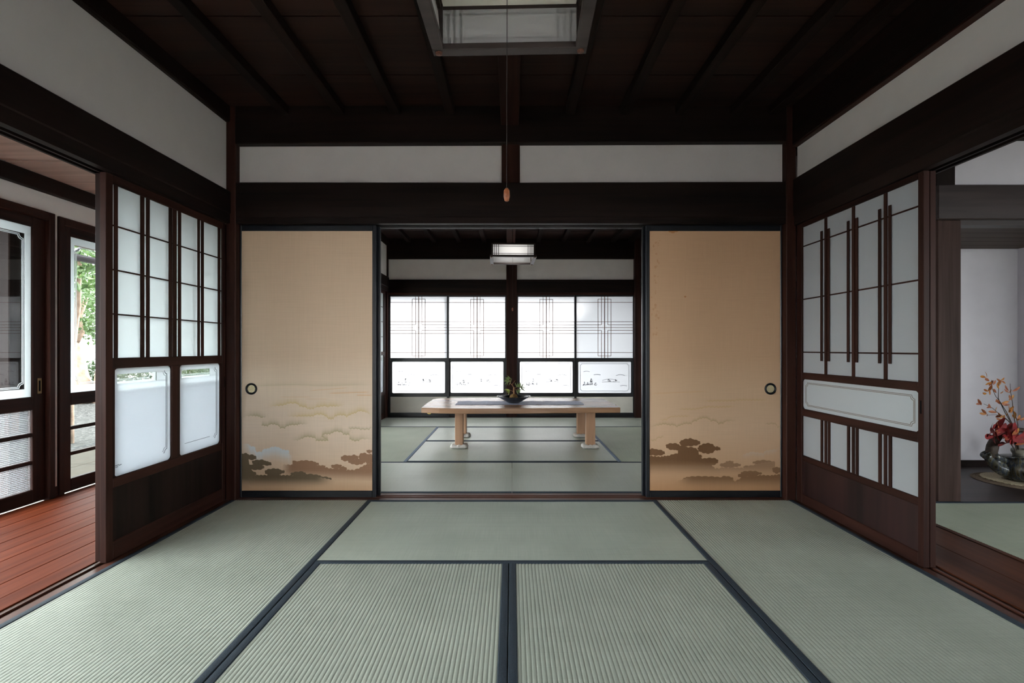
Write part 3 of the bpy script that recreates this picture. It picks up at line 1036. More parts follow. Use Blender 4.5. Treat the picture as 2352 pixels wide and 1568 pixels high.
def lattice_screen(label, ya, xf, t=0.028, group=None, rear=False):
    d = ya - 2.189
    gl = 'clear_glass' if rear else 'lattice_glass'
    w = thing('lattice_screen', label, 'sliding door', (xf + t / 2, ya + 0.48, 0.0), group)
    xb, xm = xf + t, xf + 0.012

    def Y(v):
        return v + d
    A, B, E = Y(2.220), Y(3.108), Y(3.165)
    bar('stile', 'frame_wood_Z', w, (xf, xb, Y(2.189), A, 0, 1.80), 0.002)
    bar('stile', 'frame_wood_Z', w, (xf, xb, B, E, 0, 1.80), 0.002)
    bar('top_rail', 'frame_wood_Y', w, (xf, xb, A, B, 1.772, 1.80), 0.002)
    bar('middle_rail', 'frame_wood_Y', w, (xf, xb, A, B, 0.798, 0.840), 0.003)
    bar('lower_rail', 'frame_wood_Y', w, (xf, xb, A, B, 0.562, 0.608), 0.003)
    bar('kick_rail', 'frame_wood_Y', w, (xf, xb, A, B, 0.272, 0.309), 0.003)
    bar('bottom_rail', 'frame_wood_Y', w, (xf, xb, A, B, 0.0, 0.060), 0.003)
    bar('kick_panel', 'red_panel', w, (xm - 0.006, xm + 0.006, A, B, 0.060, 0.272))
    bar('upper_pane', gl, w, (xm - 0.0015, xm + 0.0015, A, B, 0.840, 1.772))
    p = bar('middle_pane', 'clear_glass' if rear else 'lattice_glass_pale', w, (xm - 0.0015, xm + 0.0015, A, B, 0.608, 0.798))
    bar('lower_pane', gl, w, (xm - 0.0015, xm + 0.0015, A, B, 0.309, 0.562))
    for (m, f1, f2) in ((2.882, 2.918, 2.852), (2.649, 2.687, 2.620), (2.421, 2.457, 2.390)):
        bar('lattice_bar', 'frame_wood_Z', w, (xm - 0.007, xm - 0.0016, Y(m) - 0.010, Y(m) + 0.010, 0.840, 1.772))
        for q in (f1, f2):
            bar('short_bar', 'frame_wood_Z', w, (xm - 0.010, xm - 0.0046, Y(q) - 0.0085, Y(q) + 0.0085, 0.918, 1.702), 0.001)
        for q in (m, f1, f2):
            bar('lower_bar', 'frame_wood_Z', w, (xm - 0.008, xm - 0.0016, Y(q) - 0.0085, Y(q) + 0.0085, 0.309, 0.562))
    for z in (1.649, 1.309, 0.970):
        bar('cross_bar', 'frame_wood_Y', w, (xm - 0.0045, xm - 0.0016, A, B, z - 0.004, z + 0.004))
    rb = MB()
    mp = lambda u, v: (xm - 0.0017, u, v)
    for k in (0.024, 0.031):
        rb = MB()
        ribbon(rb, notched(A + k + 0.004, B - k, 0.608 + k * 0.9, 0.798 - k * 0.9, 0.024), 0.0028, mp, (-0.0006, 0, 0))
        rb.build('etched_line', 'etch_brown', p)
    for (cy, cz, sy, sz) in ((A, 0.608, 1, 1), (B, 0.608, -1, 1), (A, 0.798, 1, -1), (B, 0.798, -1, -1)):
        fl = MB()
        fillet(fl, (xb - 0.004, cy, cz), (0, sy, 0), (0, 0, sz), (-t + 0.008, 0, 0), 0.020)
        fl.build('corner_piece', 'frame_wood_Z', p)
    bar('finger_slot', 'slot_dark', w, (xf - 0.0006, xf, Y(2.199), Y(2.208), 0.697, 0.757))
    return w


wood('red_panel', (0.010, 0.0045, 0.0045), (0.032, 0.0125, 0.012), 'Z', rough=0.4, spec=0.35, across=18)
simple('etch_brown', (0.20, 0.16, 0.12), 0.5, 0.3)
lattice_screen('dark lattice glass screen with a long etched middle pane, on the room side at right', 2.189, 1.864, group='lattice screens stacked at right')
lattice_screen('second lattice glass screen, slid behind the one with the etched middle pane', 2.193, 1.897, group='lattice screens stacked at right', rear=True)

# ------------------------------------------------------------------ fusuma panels
UNIT = 0.000554   # drawing grid of the cloud painting


class Painter:
    """flat cloud painting on a paper that faces -Y"""

    def __init__(self, mb, x0, z0, u0, v0, y, umax):
        self.mb, self.x0, self.z0, self.u0, self.v0, self.y, self.umax = mb, x0, z0, u0, v0, y, umax
        self.n = 0

    def P(self, u, v, lift=0.0):
        u = min(max(u, self.u0 + 1), self.umax - 1)
        v = min(v, self.v0 - 1)
        return (self.x0 + (u - self.u0) * UNIT, self.y - 0.00001 * self.n - lift, self.z0 + (self.v0 - v) * UNIT)

    def scallop(self, pts, size=42, h=11):
        out = []
        for (a, b) in zip(pts[:-1], pts[1:]):
            L = math.hypot(b[0] - a[0], b[1] - a[1])
            k = max(1, round(L / size))
            for i in range(k):
                for j in range(5):
                    t = (i + j / 5) / k
                    s = math.sin(PI * j / 5)
                    out.append((a[0] + (b[0] - a[0]) * t, a[1] + (b[1] - a[1]) * t - h * s))
        out.append(pts[-1])
        return out

    def strip(self, pts, col, dv, a, ends=True):
        """colour strongest on the line, fading to nothing dv away (negative = upward)"""
        self.n += 10
        vs, cs, fs = [], [], []
        n = len(pts)
        steps = (0, 0.15, 0.35, 0.65, 1.0)
        fall = (1.0, 0.93, 0.72, 0.25, 0) if dv > 0 else (1.0, 0.72, 0.42, 0.13, 0)
        for i, (u, v) in enumerate(pts):
            e = 1.0
            if ends:
                e = min(1, min(i, n - 1 - i) / (n * 0.12))
            for s, f in zip(steps, fall):
                vs.append(self.P(u, v + dv * s, 0.00008 * i / n))
                cs.append((*col, a * f * e))
        k = len(steps)
        for i in range(n - 1):
            for j in range(k - 1):
                q = (i * k + j, i * k + j + 1, (i + 1) * k + j + 1, (i + 1) * k + j)
                fs.append(q if dv < 0 else q[::-1])
        self.mb.add(vs, fs, cs)

    def halo(self, pts, col, up=88, a=0.82):
        self.strip(self.scallop(pts), col, -up, a)

    def fade(self, pts, col, down=90, a=0.9, ends=True):
        self.strip(self.scallop(pts), col, down, a, ends)

    def blob(self, u, v, ru, rv, col, af):
        self.n += 3
        vs, cs, fs = [self.P(u, v)], [(*col, af(u, v))], []
        nb = max(5, round((ru + rv) * 1.6 / 40))
        nb = max(6, round(3.1 * (ru + rv) / 46))
        m = nb * 6
        for i in range(m):
            t = 2 * PI * i / m
            k = min(9.0, rv * 0.35) * (abs(math.sin(t * nb / 2)) - 0.5 + 0.35 * math.sin(3 * t + u))
            pu, pv = u + (ru + k) * math.cos(t), v + (rv + k) * math.sin(t)
            vs.append(self.P(pu, pv))
            cs.append((*col, af(pu, pv)))
        for i in range(m):
            fs.append((0, 1 + (i + 1) % m, 1 + i))
        self.mb.add(vs, fs, cs)

    def body(self, top, bottom_v, col, af):
        """area below a line down to bottom_v"""
        self.n += 3
        pts = self.scallop(top, 46, 10)
        vs, cs, fs = [], [], []
        k = 7
        for (u, v) in pts:
            for j in range(k):
                vv = v + (bottom_v - v) * j / (k - 1)
                vs.append(self.P(u, vv))
                cs.append((*col, af(u, vv)))
        for i in range(len(pts) - 1):
            for j in range(k - 1):
                fs.append((i * k + j, (i + 1) * k + j, (i + 1) * k + j + 1, i * k + j + 1))
        self.mb.add(vs, fs, cs)


OLIVE, GOLD, ORANGE = (0.36, 0.29, 0.14), (0.56, 0.40, 0.16), (0.62, 0.34, 0.15)
WHITE, BROWN, RUST, TAN = (0.60, 0.61, 0.62), (0.105, 0.075, 0.042), (0.21, 0.095, 0.045), (0.15, 0.078, 0.034)


def ss(a, b, x):
    t = min(max((x - a) / (b - a), 0), 1)
    return t * t * (3 - 2 * t)


def paint_left(p):
    p.halo([(380, 390), (560, 375), (640, 350), (680, 350), (740, 355), (765, 385), (850, 400), (860, 430), (900, 425), (955, 425), (965, 400), (1040, 385), (1090, 385), (1105, 400), (1120, 385), (1230, 385), (1320, 375)], GOLD)
    p.halo([(600, 505), (780, 510), (930, 505), (960, 485), (1040, 485), (1100, 520), (1110, 540), (1175, 540), (1180, 515), (1240, 490), (1310, 495), (1330, 515), (1380, 485), (1440, 465), (1490, 440), (1560, 455), (1600, 475), (1610, 495), (1640, 510)], GOLD)
    p.halo([(72, 530), (110, 505), (200, 500), (270, 505), (330, 535), (400, 570), (385, 590), (310, 615), (380, 625), (410, 600), (480, 605), (520, 625), (530, 648), (590, 650), (600, 630), (660, 610), (740, 610), (760, 600), (880, 600)], OLIVE)
    p.halo([(660, 790), (740, 795), (800, 770), (850, 750), (920, 760), (970, 780), (960, 800), (1110, 800), (1030, 750), (1060, 720), (1130, 720), (1200, 685), (1280, 700), (1290, 725), (1400, 730), (1410, 760), (1365, 780), (1430, 805), (1480, 800), (1500, 780), (1600, 780), (1640, 800)], OLIVE)
    p.halo([(1340, 655), (1460, 655), (1500, 665), (1600, 665), (1640, 640)], OLIVE, 45)
    p.strip([(70 + 130 * i, 130 + 6 * math.sin(i)) for i in range(13)], OLIVE, -60, 0.35)
    p.strip([(870 + 40 * i, 195 - 3 * i) for i in range(13)], ORANGE, -16, 0.7)
    p.strip([(1100 + 40 * i, 228 - 1.2 * i) for i in range(14)], ORANGE, -30, 0.8, True)
    p.strip([(1440 + 25 * i, 252) for i in range(9)], ORANGE, -36, 0.7)
    p.strip([(520 + 30 * i, 268) for i in range(14)], ORANGE, -12, 0.7)
    p.strip([(820 + 30 * i, 293) for i in range(11)], ORANGE, -11, 0.6)
    p.fade([(72, 845), (130, 830), (165, 850), (180, 865), (235, 875), (230, 905), (250, 935), (310, 930), (330, 900), (400, 890), (420, 875), (490, 870), (540, 890), (560, 905), (640, 915), (625, 940), (680, 985)], WHITE, 175, 1.0)
    ar = lambda u, v: 0.85 * (1 - ss(1130, 1270, v - 0.04 * max(0, u - 800))) * ss(520, 680, u)
    for b in ((700, 1062, 120, 30), (850, 1060, 110, 32), (950, 1070, 48, 20), (1045, 1101, 32, 14), (1210, 1102, 64, 28), (1288, 1126, 48, 22), (1340, 1002, 80, 34), (1420, 988, 52, 24), (1455, 1042, 105, 36), (1540, 982, 66, 42), (1600, 1010, 60, 60), (1605, 920, 34, 20)):
        p.blob(*b, RUST, ar)
    p.body([(560, 1085), (980, 1088), (1120, 1128), (1330, 1148), (1420, 1148), (1480, 1128), (1560, 1085), (1640, 1060)], 1275, RUST, ar)
    ab = lambda u, v: 0.93 * (1 - ss(1240, 1365, v))
    for b in ((105, 985, 58, 44), (175, 992, 75, 30), (280, 1052, 85, 34), (370, 1067, 60, 24), (225, 1108, 120, 34), (170, 1185, 75, 32), (450, 1170, 100, 46), (530, 1166, 56, 26), (752, 1193, 92, 32), (900, 1222, 120, 30), (1050, 1248, 100, 24)):
        p.blob(*b, BROWN, ab)
    p.body([(72, 970), (150, 1010), (170, 1120), (235, 1210), (640, 1212), (1000, 1235), (1190, 1275)], 1380, BROWN, lambda u, v: ab(u, v) * (1 - ss(950, 1190, u) * 0.9))


def paint_right(p):
    p.halo([(280, 545), (340, 520), (450, 500), (520, 515), (560, 510), (600, 535), (640, 515), (700, 495), (775, 500), (790, 470), (840, 460), (860, 440), (930, 425), (990, 440), (1010, 465), (1060, 460), (1085, 480), (1100, 500), (1160, 490), (1170, 475), (1230, 460), (1320, 465)], OLIVE, 50, 0.6)
    p.halo([(600, 325), (820, 325), (900, 310), (960, 295), (1100, 300), (1310, 292)], GOLD, 30, 0.55)
    p.halo([(900, 228), (1290, 222), (1340, 212), (1700, 215)], GOLD, 34, 0.5)
    p.halo([(274, 700), (350, 695), (360, 670), (450, 655)], OLIVE, 30, 0.5)
    p.halo([(1660, 505), (1760, 495), (1800, 510), (1810, 540), (1842, 540)], OLIVE, 30, 0.5)
    p.halo([(380, 452), (480, 450), (500, 425), (560, 410), (760, 408)], GOLD, 30, 0.5)
    p.strip([(274 + 50 * i, 130 - 2 * i) for i in range(15)], ORANGE, -22, 0.4)
    p.fade([(1380, 870), (1500, 830), (1640, 850), (1660, 820), (1790, 800), (1842, 770)], WHITE, 70, 0.35)
    ad = lambda u, v: 0.92 * (1 - ss(930, 1130, v))
    for b in ((755, 715, 125, 44), (760, 690, 52, 24), (550, 760, 82, 40), (640, 780, 90, 30), (740, 830, 125, 60), (960, 785, 105, 62), (975, 755, 60, 28), (1080, 787, 46, 22), (345, 835, 112, 36), (300, 815, 50, 28), (700, 885, 200, 42), (850, 880, 45, 30), (990, 942, 108, 46)):
        p.blob(*b, TAN, ad)
    p.body([(274, 880), (400, 890), (470, 878), (880, 900), (1000, 975), (1060, 1030), (1430, 1030)], 1150, TAN, lambda u, v: ad(u, v) * (1 - ss(1000, 1400, u) * 0.6))
    al = lambda u, v: 0.6 * (1 - ss(990, 1110, v))
    for b in ((1240, 985, 128, 28), (1235, 955, 46, 22), (1480, 1010, 80, 22), (1640, 952, 130, 24)):
        p.blob(*b, TAN, al)
    p.body([(1120, 1020), (1400, 1025), (1520, 990), (1640, 960), (1780, 945)], 1120, TAN, lambda u, v: al(u, v) * 0.8)
    ab = lambda u, v: 0.75 * (1 - ss(1130, 1270, v))
    for b in ((920, 1155, 250, 38), (1195, 1150, 82, 32), (1480, 1085, 110, 32), (1560, 1085, 62, 20), (1390, 1110, 60, 22), (1800, 1045, 52, 38)):
        p.blob(*b, TAN, ab)
    p.body([(560, 1200), (700, 1150), (920, 1130), (1260, 1170), (1300, 1185), (1400, 1130), (1620, 1110), (1720, 1115), (1842, 1100)], 1288, TAN, lambda u, v: ab(u, v) * ss(540, 800, u))
    # water stains near the top
    st = lambda k: (lambda u, v: k)
    for b in ((555, -1835, 60, 26), (700, -1040, 12, 10)):
        p.blob(*b, (0.42, 0.19, 0.05), st(0.75))
    random.seed(5)
    for i in range(42):
        v = -1720 + 1150 * random.random() ** 0.8
        u = 360 + random.gauss(0, 22) - 0.02 * (v + 1700)
        p.blob(max(290, u), v, random.uniform(4, 13), random.uniform(5, 18), (0.44, 0.22, 0.08), st(random.uniform(0.15, 0.42)))


def fusuma(label, x0, x1, yf, paint=None, handle=None, group=None, paper='painted_paper'):
    w = thing('fusuma_panel', label, 'sliding door', ((x0 + x1) / 2, yf + 0.013, 0.0), group)
    t = 0.025
    z0, z1 = 0.003, 1.814
    fx = 0.025
    bar('stile', 'lacquer', w, (x0, x0 + fx, yf, yf + t, z0, z1), 0.003)
    bar('stile', 'lacquer', w, (x1 - fx, x1, yf, yf + t, z0, z1), 0.003)
    bar('top_rail', 'lacquer', w, (x0 + fx, x1 - fx, yf, yf + t, 1.776, z1), 0.003)
    bar('bottom_rail', 'lacquer', w, (x0 + fx, x1 - fx, yf, yf + t, z0, 0.047), 0.003)
    m = MB()
    px0, px1 = x0 + fx, x1 - fx
    m.box(px0, px1, yf + 0.006, yf + 0.019, 0.047, 1.776)
    m.c[0] = (0, 0, 0, 0)
    if paint:
        paint(m, px0, px1, yf + 0.006)
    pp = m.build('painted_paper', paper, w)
    if handle:
        hx, hz = handle
        h = MB().disc_y(hx, yf + 0.006, hz, 0.039, 0, 28, [(0.039, 0.0), (0.0385, 0.004), (0.035, 0.0055), (0.033, 0.003), (0.030, 0.0055), (0.027, 0.0045), (0.025, 0.0012)]).build('finger_pull', 'lacquer', w)
        MB().disc_y(hx, yf + 0.006, hz, 0.025, 0, 28, [(0.0255, 0.0014), (0.018, 0.0020), (0.015, 0.0014), (0.008, 0.0022)]).build('pull_plate', 'brass_plate', h)
    return w


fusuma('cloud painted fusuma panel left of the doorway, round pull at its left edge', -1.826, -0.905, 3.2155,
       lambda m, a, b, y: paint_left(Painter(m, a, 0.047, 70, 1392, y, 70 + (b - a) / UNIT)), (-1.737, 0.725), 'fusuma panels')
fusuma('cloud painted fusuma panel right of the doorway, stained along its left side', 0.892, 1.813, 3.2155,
       lambda m, a, b, y: paint_right(Painter(m, a, 0.047, 272, 1292, y, 272 + (b - a) / UNIT)), (1.722, 0.725), 'fusuma panels', 'painted_paper_warm')
fusuma('second fusuma panel, hidden behind the left painted one at the doorway', -1.811, -0.887, 3.2515, None, None, 'fusuma panels')
fusuma('second fusuma panel, hidden behind the right painted one at the doorway', 0.876, 1.798, 3.2515, None, None, 'fusuma panels')

# ------------------------------------------------------------------ far screens of the back room


def far_screen(label, x0, x1, yf, seed, group):
    """frosted screen with thin lattice above, etched landscape pane below and a pale kick board"""
    w = thing('landscape_screen', label, 'sliding door', ((x0 + x1) / 2, yf + 0.015, 0.0), group)
    t = 0.028
    s = 0.030
    bar('stile', 'lacquer', w, (x0, x0 + s, yf, yf + t, 0.004, 1.772), 0.002)
    bar('stile', 'lacquer', w, (x1 - s, x1, yf, yf + t, 0.004, 1.772), 0.002)
    a, b = x0 + s, x1 - s
    bar('top_rail', 'lacquer', w, (a, b, yf, yf + t, 1.748, 1.772))
    bar('middle_rail', 'lacquer', w, (a, b, yf, yf + t, 0.803, 0.856), 0.002)
    bar('lower_rail', 'lacquer', w, (a, b, yf, yf + t, 0.294, 0.347), 0.002)
    bar('bottom_rail', 'lacquer', w, (a, b, yf, yf + t, 0.004, 0.062), 0.002)
    bar('kick_board', 'kick_board', w, (a, b, yf + 0.008, yf + 0.018, 0.062, 0.294))
    ym = yf + t / 2
    bar('upper_pane', 'frosted_window', w, (a, b, ym, ym + 0.003, 0.856, 1.748))
    for e in (a, b):
        bar('pane_edge', 'lacquer', w, (e if e == a else e - 0.026, e + 0.026 if e == a else e, yf + 0.003, yf + t - 0.002, 0.347, 0.803))
    A, B = a + 0.026, b - 0.026
    p = bar('lower_pane', 'frosted_window', w, (A, B, ym, ym + 0.003, 0.347, 0.803))
    for (cx, cz, sx, sz) in ((A, 0.347, 1, 1), (B, 0.347, -1, 1), (A, 0.803, 1, -1), (B, 0.803, -1, -1)):
        fl = MB()
        fillet(fl, (cx, yf + 0.004, cz), (sx, 0, 0), (0, 0, sz), (0, t - 0.008, 0), 0.018, 5)
        fl.build('corner_piece', 'lacquer', p)
    # thin lattice: one long upright, broken pairs, an interlaced rectangle
    c = (a + b) / 2
    g = 0.0068
    zt, zb = 1.748, 0.856
    k = 0.046
    yb0, yb1 = ym - 0.006, ym - 0.0005
    zc = 1.297

    def vb(x, z0_, z1_, g_=g):
        bar('lattice_bar', 'lattice_wood', w, (x - g_ / 2, x + g_ / 2, yb0, yb1, z0_, z1_))

    def hb(z, xa, xb_):
        bar('lattice_bar', 'lattice_wood', w, (xa, xb_, yb0 + 0.001, yb1, z - g / 2, z + g / 2))
    vb(c, zb, zt, 0.0115)
    for sgn in (-1, 1):
        vb(c + sgn * k, zc + 0.040, zt)
        vb(c + sgn * k, zb, zc - 0.040)
        vb(c + sgn * 2.05 * k, 0.885, 1.71)
        for z in (zc + 0.040, zc - 0.040):
            hb(z, *((a, c - k) if sgn < 0 else (c + k, b)))
    for z in (0.885, 1.71):
        hb(z, c - 2.05 * k, c + 2.05 * k)
    for z in (1.663, zc + 0.085, zc, zc - 0.085, 0.935):
        hb(z, a, b)
    # etched border and a small lake landscape on the lower pane
    mp = lambda u, v: (u, ym - 0.0008, v)
    rb = MB()
    ribbon(rb, notched(A + 0.03, B - 0.03, 0.377, 0.773, 0.028), 0.0055, mp, (0, 0.0006, 0))
    rb.build('etched_line', 'etched_line', p)
    rnd = random.Random(seed)
    em = MB()
    W = B - A

    def hill(u, v, l, h, wd=0.006):
        ribbon(em, [(A + u * W + l * (i / 8 - .5), v + h * math.sin(PI * i / 8)) for i in range(9)], wd, mp, (0, 0.0005, 0))
    hill(0.16, 0.655, 0.09, 0.010)
    hill(0.36, 0.61, 0.10, 0.006)
    hill(0.80, 0.60, 0.13, 0.014)
    hill(0.60, 0.53, 0.22, 0.020, 0.005)
    hill(0.62, 0.505, 0.26, 0.006, 0.005)
    hill(0.86, 0.45, 0.10, 0.008)
    tops = [(0.25, 0.10, 34), (0.12, 0.05, 18), (0.18, 0.045, 16), (0.33, 0.04, 12), (0.58, 0.035, 12), (0.70, 0.03, 10)]
    for (u, hgt, n) in tops:
        base = 0.455 if u < 0.5 else 0.51
        for i in range(n):
            f = rnd.random()
            wdt = 0.026 * (1 - f) + 0.004
            uu = A + u * W + rnd.uniform(-wdt, wdt)
            vv = base + f * hgt
            ribbon(em, [(uu - 0.007, vv), (uu, vv + 0.004), (uu + 0.007, vv)], 0.0050, mp, (0, 0.0005, 0))
    em.build('etched_landscape', 'etched_mark', p)
    return w


simple('lattice_wood', (0.16, 0.078, 0.052), 0.5, 0.3)
G = 'landscape glass screens along the far wall'
far_screen('bright landscape glass screen in the far left corner of the back room', -1.795, -0.915, 7.008, 11, G)
far_screen('bright landscape glass screen just left of the far centre post', -0.952, -0.068, 7.040, 12, G)
far_screen('bright landscape glass screen just right of the far centre post', 0.058, 0.942, 7.040, 13, G)
far_screen('shaded landscape glass screen in the far right corner of the back room', 0.905, 1.785, 7.008, 14, G)

# ------------------------------------------------------------------ side room and flower alcove
wa = struct('wall_alcove', 'white wall with dark post and beam around the flower alcove')
bar('alcove_back', 'alcove_plaster', wa, (2.4, 4.40, 4.10, 4.16, -0.05, 2.4))
bar('alcove_side', 'alcove_plaster', wa, (4.29, 4.36, 3.16, 4.10, -0.05, 2.4))
bar('alcove_side', 'alcove_plaster', wa, (2.40, 2.46, 3.16, 4.10, -0.05, 2.4))
bar('plaster_panel', 'alcove_plaster', wa, (2.885, 5.6, 3.165, 3.22, 2.03, 2.40))
bar('plaster_panel', 'alcove_plaster', wa, (1.96, 2.78, 3.165, 3.22, -0.05, 2.40))
bar('plaster_panel', 'alcove_plaster', wa, (4.36, 5.6, 3.165, 3.22, -0.05, 2.03))
bar('upper_post', 'dark_wood_Z', wa, (2.76, 2.886, 3.145, 3.23, 2.05, 2.36), 0.003)
bar('alcove_beam', 'alcove_beam_wood', wa, (2.76, 4.4, 3.130, 3.25, 1.832, 2.056), 0.006)
bar('under_strip', 'alcove_beam_wood', wa, (2.885, 4.3, 3.16, 3.24, 1.800, 1.832))
bar('alcove_post', 'post_wood', wa, (2.764, 2.925, 3.142, 3.29, -0.05, 1.832), 0.008)
bar('alcove_baseboard', 'dark_wood_X', wa, (2.46, 4.29, 4.085, 4.10, -0.01, 0.048))
ac = struct('ceiling_alcove', 'narrow board ceiling of the flower alcove')
for i in range(6):
    y = 3.24 + i * 0.145
    bar('ceiling_board', 'alcove_ceiling_wood', ac, (2.46, 4.29, y + 0.0015, min(y + 0.1435, 4.10), 1.838, 1.86), 0.0015)
fa = struct('floor_alcove', 'dark board floor of the flower alcove')
bar('floor_board', 'alcove_floor_wood', fa, (2.46, 4.29, 3.142, 4.10, -0.06, 0.0))
sc = struct('ceiling_side_room', 'board ceiling of the side room')
bar('ceiling_board', 'ceiling_wood', sc, (1.96, 5.7, -1.3, 3.22, 2.40, 2.43))
bar('ceiling_trim', 'dark_wood_X', sc, (1.96, 5.6, 3.13, 3.165, 2.352, 2.40))
ws = struct('wall_side_room', 'outer wall of the side room with a wide window')
bar('plaster_panel', 'alcove_plaster', ws, (5.6, 5.68, -1.3, 3.2, 1.80, 2.43))
bar('plaster_panel', 'alcove_plaster', ws, (5.6, 5.68, 1.1, 3.2, -0.4, 1.80))
bar('plaster_panel', 'alcove_plaster', ws, (5.6, 5.68, -1.3, 1.1, -0.4, 0.50))
for k in range(4):
    y = -1.24 + k * 0.78
    bar('sash_stile', 'frame_wood_Z', ws, (5.62, 5.66, y - 0.03, y + 0.03, 0.50, 1.80))
for k in range(3):
    y = -1.21 + k * 0.78
    bar('pane', 'clear_glass', ws, (5.638, 5.642, y, y + 0.72, 0.50, 1.80))
wq = struct('wall_side_room_rear', 'unseen rear wall of the side room with a window added for light')  # window added to brighten the alcove wall
bar('plaster_panel', 'alcove_plaster', wq, (1.96, 3.9, -1.32, -1.24, -0.4, 2.43))
bar('plaster_panel', 'alcove_plaster', wq, (5.1, 5.68, -1.32, -1.24, -0.4, 2.43))
bar('plaster_panel', 'alcove_plaster', wq, (3.9, 5.1, -1.32, -1.24, 1.8, 2.43))
bar('plaster_panel', 'alcove_plaster', wq, (3.9, 5.1, -1.32, -1.24, -0.4, 0.5))
for k in range(3):
    bar('sash_stile', 'frame_wood_Z', wq, (3.885 + k * 0.6, 3.915 + k * 0.6, -1.30, -1.26, 0.5, 1.80))
for k in range(2):
    bar('pane', 'clear_glass', wq, (3.915 + k * 0.6, 4.485 + k * 0.6, -1.282, -1.278, 0.5, 1.80))
sbox('wall_outer_side', 'plaster', (5.62, 5.68, 3.2, 7.1, -0.4, 2.72), 'outer wall past the alcove')
sbox('wall_outer_back', 'plaster', (1.93, 5.68, 7.04, 7.12, -0.4, 2.72), 'outer wall beside the far screens')
sbox('wall_outer_rear_left', 'plaster', (-1.97, -1.93, -1.3, -0.68, 1.8, 2.72), 'short outer wall by the rear opening')
sbox('wall_outer_rear_right', 'plaster', (1.93, 1.97, -1.3, -0.68, -0.4, 2.72), 'short outer wall by the rear opening')

# ------------------------------------------------------------------ pendant lamps


def pendant_lamp(label, group):
    """built at the origin: z = 0 is the underside of the frame"""
    t = thing('pendant_lamp', label, 'lamp', (0, 0, 0), group)
    h, r = 0.240, 0.036
    for s in (-1, 1):
        bar('frame_rail', 'lamp_wood', t, (-h, h, s * h - s * r, s * h, 0, 0.020), 0.002)
        bar('frame_rail', 'lamp_wood', t, (s * h - s * r, s * h, -h + r, h - r, 0, 0.020), 0.002)
        bar('top_rail', 'lamp_wood', t, (-0.222, 0.222, s * 0.212, s * 0.222, 0.128, 0.142))
        bar('top_rail', 'lamp_wood', t, (s * 0.212, s * 0.222, -0.212, 0.212, 0.128, 0.142))
    for sx in (-1, 1):
        for sy in (-1, 1):
            bar('corner_post', 'lamp_wood', t, (sx * 0.207, sx * 0.224, sy * 0.207, sy * 0.224, 0.020, 0.142))
            MB().lathe([(0.0115, 0.0), (0.0105, -0.004), (0.006, -0.0065), (0.002, -0.007)], (sx * (h - 0.019), sy * (h - 0.019), 0), 12).build('boss', 'copper', t, smooth=True)
    for s in (-1, 1):
        a = MB().box(-0.207, 0.207, s * 0.2125, s * 0.2140, 0.020, 0.128).build('shade_panel', 'shade_paper', t)
        b = MB().extrude([(s * 0.2140, -0.207, 0.020), (s * 0.2125, -0.207, 0.020), (s * 0.2225, -0.207, 0.136), (s * 0.224, -0.207, 0.136)], (0, 0.414, 0)).build('shade_panel', 'shade_paper', t)
        for x in (-0.190, -0.172, -0.150, 0.150, 0.172, 0.190):
            bar('lattice_bar', 'lamp_wood', a, (x - 0.003, x + 0.003, s * 0.2145, s * 0.2195, 0.020, 0.128))
            bar('lattice_bar', 'lamp_wood', b, (s * 0.2205, s * 0.2255, x - 0.003, x + 0.003, 0.020, 0.128))
        for z in (0.037, 0.112):
            bar('lattice_bar', 'lamp_wood', a, (-0.207, 0.207, s * 0.2145, s * 0.2185, z - 0.0025, z + 0.0025))
            bar('lattice_bar', 'lamp_wood', b, (s * 0.2210, s * 0.2250, -0.207, 0.207, z - 0.0025, z + 0.0025))
    bar('reflector', 'lamp_reflector', t, (-0.205, 0.205, -0.205, 0.205, 0.134, 0.140))
    MB().lathe([(0.030, 0.0), (0.032, 0.02), (0.02, 0.05)], (0, 0, 0.142), 16).build('socket', 'iron', t)
    MB().tube([(0, 0, 0.19), (0, 0, 0.50)], 0.004, 8).build('hanging_cord', 'cord', t)
    MB().lathe([(0.026, 0.0), (0.034, 0.008), (0.034, 0.055)], (0, 0, 0.477), 20).build('ceiling_cap', 'lacquer', t)
    MB().tube([(0.001, 0, 0.13), (0, 0.001, -0.25), (0, 0, -0.500)], 0.0011, 6).build('pull_cord', 'cord', t)
    MB().lathe([(0.003, 0.0), (0.0075, -0.006), (0.0085, -0.022), (0.006, -0.033), (0.003, -0.035)], (0, 0, -0.498), 14).build('pull_knob', 'pull_wood', t, smooth=True)
    return t


wood('lamp_wood', (0.028, 0.020, 0.018), (0.062, 0.046, 0.042), 'X', rough=0.5, spec=0.3)


def copy_tree(o, parent=None):
    c = o.copy()
    COL.objects.link(c)
    if parent is not None:
        c.parent = parent
    for ch in list(o.children):
        copy_tree(ch, c)
    return c


l1 = pendant_lamp('square paper lamp with open bottom hanging in the front room, frame seen from below', 'square pendant lamps')
l2 = copy_tree(l1)
l1.location = (-0.014, 1.285, 1.918)
l1.rotation_euler = (0, 0, math.radians(-1.6))
l2.location = (0.006, 5.15, 1.926)
l2.rotation_euler = (0, 0, math.radians(2.0))
fill_d = bpy.data.lights.new('lamp_fill', 'POINT')  # fill light added inside the back lamp to brighten the room
fill_d.energy = 0.13
fill_d.shadow_soft_size = 0.07
fill_d.color = (1.0, 0.97, 0.94)
fill = bpy.data.objects.new('lamp_fill', fill_d)
COL.objects.link(fill)
fill.parent = l2
fill.location = (0, 0, 0.055)
l2['label'] = 'square paper lamp hanging over the low table in the back room'

